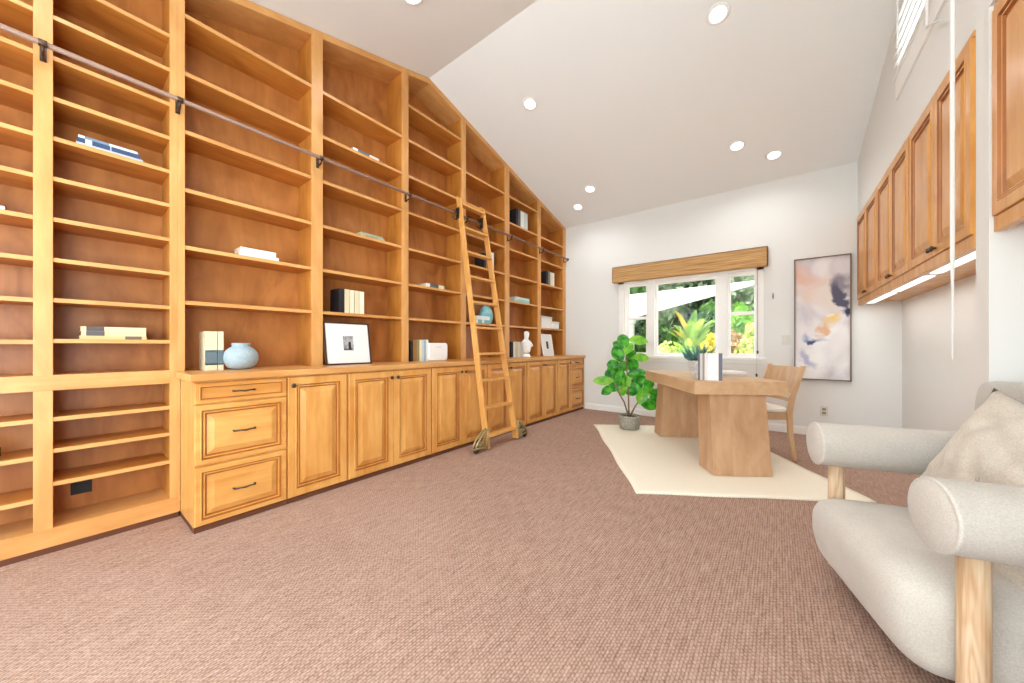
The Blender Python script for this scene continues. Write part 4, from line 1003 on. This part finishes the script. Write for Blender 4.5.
e1 = Vector((0.26, -0.966, -0.263)); e1 = (e1 - e2 * e1.dot(e2)).normalized()   # towards the near arm
e3 = e1.cross(e2).normalized()
if e3.dot(Vector((-0.9, -0.3, 0.3))) < 0: e3 = -e3
ctr = T0 + e1 * 0.258 - e2 * 0.254
cw.matrix_world = Matrix(((e3.x, e1.x, e2.x, ctr.x), (e3.y, e1.y, e2.y, ctr.y), (e3.z, e1.z, e2.z, ctr.z), (0, 0, 0, 1)))
cb_ = cu.build('cushion_cover', M['pillow'], cw); wd = cb_.modifiers.new('w', 'WELD'); wd.merge_threshold = 0.0005
MB().lathe([(0.001, 0.0), (0.007, 0.001), (0.010, 0.004), (0.008, 0.007), (0.001, 0.006)], 14, (0.064, 0.0, -0.013), mat=Matrix.Rotation(PI / 2, 3, 'Y')).build('button', M['greige'], cw)

# ================================================================== GARDEN OUTSIDE
gm = speckle('garden_soil_gravel', lin(186, 170, 146), lin(120, 104, 82), 3, 0.95)
struct(MB().box(-14, 10, YB + T, 30, -0.25, -0.12).build('ground', gm))
def leaf_cloud(rx, ry, rz, c, n, size, rnd, long=1.6):
    mb = MB()
    for k in range(n):
        while True:
            p = Vector((rnd.uniform(-1, 1), rnd.uniform(-1, 1), rnd.uniform(-1, 1)))
            if 0.35 < p.length < 1: break
        p = p.normalized() * (rnd.uniform(0.72, 1.06)) * (1 + 0.14 * math.sin(5 * p.x + 3 * p.z) + 0.1 * math.sin(7 * p.y + 2 * p.x))
        q = Vector((c[0] + p.x * rx, c[1] + p.y * ry, c[2] + p.z * rz))
        s = size * rnd.uniform(0.6, 1.3)
        a = Vector((rnd.uniform(-1, 1), rnd.uniform(-1, 1), rnd.uniform(-1, 1))).normalized(); b_ = a.cross(Vector((rnd.uniform(-1, 1), rnd.uniform(-1, 1), rnd.uniform(-1, 1)))).normalized()
        mb.add([q - a * s * long / 2, q + b_ * s / 2.4 + a * s * .1, q + a * s * long / 2, q - b_ * s / 2.4 + a * s * .1], [(0, 1, 2, 3)])
    return mb
def core(rx, ry, rz, c, rnd, mb=None):
    mb = mb or MB(); n, m_ = 18, 10
    v = []
    for j in range(m_ + 1):
        th = PI * j / m_
        for i in range(n):
            a = 2 * PI * i / n; k = 0.82 * (1 + 0.12 * math.sin(3 * a + j) + 0.08 * math.sin(5 * a - 2 * j))
            v.append((c[0] + rx * k * math.sin(th) * math.cos(a), c[1] + ry * k * math.sin(th) * math.sin(a), c[2] + rz * k * math.cos(th)))
    f = [(j * n + i, j * n + (i + 1) % n, (j + 1) * n + (i + 1) % n, (j + 1) * n + i) for j in range(m_) for i in range(n)]
    return mb.add(v, f, sm=True)
GREEN = foliage_mat('tree_green', lin(96, 138, 62), lin(44, 84, 36), 1.5, .3)
GREY = foliage_mat('grey_green', lin(150, 164, 130), lin(96, 116, 84), 2.5, .3)
DARK = foliage_mat('dark_green', lin(58, 98, 48), lin(26, 56, 30), 2.0, .2)
BRIGHT = foliage_mat('bright_green', lin(150, 196, 70), lin(78, 144, 48), 3, .35)
YELLOW = foliage_mat('croton_yellow', lin(240, 220, 70), lin(170, 180, 50), 5, .35)
PINK = foliage_mat('bromeliad_pink', lin(206, 160, 120), lin(140, 120, 70), 6, .3)
CREAM = foliage_mat('variegated_cream', lin(236, 236, 160), lin(160, 180, 90), 6, .35)
def shrub(name, label, cat, x, y, z, rx, ry, rz, mat, n, size, seed, group=None, inner=None):
    r = thing(name, label, cat, (x, y, -0.12), 0, group); rn = random.Random(seed)
    zc = z + 0.12
    f = leaf_cloud(rx, ry, rz, (0, 0, zc), n, size, rn); core(rx, ry, rz, (0, 0, zc), rn, f); 
    f.build('foliage', mat, r)
    MB().tube([(0, 0, 0), (0.02, 0, zc * 0.5), (0, 0, zc)], [0.06 * rx + .02, 0.05 * rx + .015, 0.02], 8).build('trunk', M['stem'], r)
# tall trees behind, left to right
G = 'tall trees beyond the garden'
for i, (x, y, z, rx, rz, mt, lb) in enumerate(((-5.5, 13, 2.8, 1.3, 2.9, GREY, 'grey green tree behind the white column, farthest left'), (-4.15, 13.5, 3.0, 1.3, 3.0, GREEN, 'mid green tree seen through the left light of the window'), (-2.95, 13.2, 2.8, 1.2, 2.9, GREY, 'grey green tree above the centre of the shade sail'),
        (-1.75, 13.4, 3.0, 1.2, 3.0, DARK, 'dark green tree behind the large striped plant'), (-0.6, 12.6, 3.0, 1.2, 3.0, GREY, 'grey green tree seen through the right light of the window'), (0.8, 12.8, 2.9, 1.3, 3.0, DARK, 'dark tree farthest right beyond the garden'))):
    shrub('garden_tree', lb, 'tree', x, y, z, rx, 1.2, rz, mt, 2600, 0.2, 20 + i, G)
G = 'garden shrubs outside the window'
for i, (x, y, z, rx, rz, mt, n, sz, lb) in enumerate(((-3.6, 10.3, 0.95, 0.8, 0.95, DARK, 1500, .13, 'dark green shrub behind the white column'), (-2.6, 9.9, 0.85, 0.62, 0.85, GREEN, 1500, .11, 'bright green shrub left of the large striped plant'),
        (-1.35, 10.6, 1.0, 0.8, 1.05, GREEN, 1500, .13, 'green shrub right behind the large striped plant'), (-1.05, 8.3, 0.96, 0.25, 0.33, YELLOW, 900, .09, 'yellow croton bush right of the large striped plant'), (-0.62, 9.5, 1.2, 0.45, 0.75, BRIGHT, 1300, .10, 'bright green shrub in the right light of the window'),
        (-0.68, 7.9, 0.98, 0.24, 0.34, PINK, 800, .07, 'pinkish brown shrub low in the right light of the window'), (-0.33, 7.7, 0.95, 0.26, 0.5, CREAM, 900, .07, 'cream variegated shrub at the right window edge'), (-1.98, 8.3, 0.78, 0.30, 0.34, CREAM, 700, .06, 'pale variegated shrub below the large striped plant'), (-1.5, 8.0, 0.72, 0.30, 0.30, BRIGHT, 700, .06, 'small bright green shrub at the foot of the striped plant'))):
    shrub('garden_shrub', lb, 'shrub', x, y, z, rx, rx * .8, rz, mt, n, sz, 50 + i, G)
# the big striped plant
o = thing('striped_ti_plant', 'large plant with broad yellow green striped leaves in the garden', 'plant', (-1.62, 9.0, -0.12)); rnd = random.Random(5)
stripes = foliage_mat('striped_leaf', lin(206, 222, 96), lin(120, 176, 80), 9, .4); orange = foliage_mat('striped_leaf_warm', lin(236, 190, 90), lin(210, 196, 80), 9, .4)
for k in range(36):
    a = rnd.uniform(0, 2 * PI); el = rnd.uniform(0.75, 1.45); L = rnd.uniform(0.55, 0.95); h0 = rnd.uniform(0.75, 1.3)
    d = Vector((math.cos(a) * math.cos(el), math.sin(a) * math.cos(el), math.sin(el)))
    s_ = d.cross(Vector((0, 0, 1))).normalized(); nn_ = s_.cross(d).normalized(); v, f = leaf_mesh(L, 0.11, 0.3, 0.01, rnd)
    b = MB().add([tuple(Vector((0, 0, h0)) + d * p[0] + s_ * p[1] + nn_ * p[2] * 1.2) for p in v], f, sm=True); b.build('leaf', orange if (k % 6 == 0) else stripes, o)
MB().tube([(0, 0, 0), (0.02, 0, 0.6), (0, 0, 1.2)], [0.035, 0.03, 0.02], 8).build('stem', M['stem'], o)
# shade sail and its white column, low garden wall
sail = base('white_sail_cloth', lin(176, 176, 168), 0.8)[0]
o = thing('shade_sail', 'white triangular shade sail stretched over the garden', 'shade sail', (-3.0, 9.0, 2.0))
A_, B_, C_ = Vector((0.1, 8.6, 2.43)), Vector((-5.4, 10.0, 2.52)), Vector((-4.5, 8.6, 1.40))
v = []; f = []; n = 14; off = Vector((-3.0, 9.0, 2.0))
for i in range(n + 1):
    for j in range(n + 1 - i):
        a, c = i / n, j / n; p = A_ * (1 - a - c) + B_ * a + C_ * c; p.z -= 0.25 * a * c; v.append(tuple(p - off))
idx = {}; k = 0
for i in range(n + 1):
    for j in range(n + 1 - i): idx[i, j] = k; k += 1
for i in range(n):
    for j in range(n - i):
        f.append((idx[i, j], idx[i + 1, j], idx[i, j + 1]))
        if j < n - i - 1: f.append((idx[i + 1, j], idx[i + 1, j + 1], idx[i, j + 1]))
so = MB().add(v, f, sm=True).build('sail_cloth', sail, o); q = so.modifiers.new('t', 'SOLIDIFY'); q.thickness = 0.006
MB().tube([tuple(A_ - off), tuple(A_ - off + Vector((1.6, 0.1, 0.35)))], 0.012, 6).build('tension_rope', M['bronze'], o)
o = thing('white_column', 'square white post standing in the garden left of the plants', 'column', (-2.80, 8.35, -0.12))
MB().box(-0.07, 0.07, -0.07, 0.07, 0.02, 1.80).build('shaft', sail, o, bevel=0.005)
MB().box(-0.09, 0.09, -0.09, 0.09, 0, 0.10).build('base', sail, o, bevel=0.005)
MB().box(-0.09, 0.09, -0.09, 0.09, 1.74, 1.84).build('capital', sail, o, bevel=0.005)
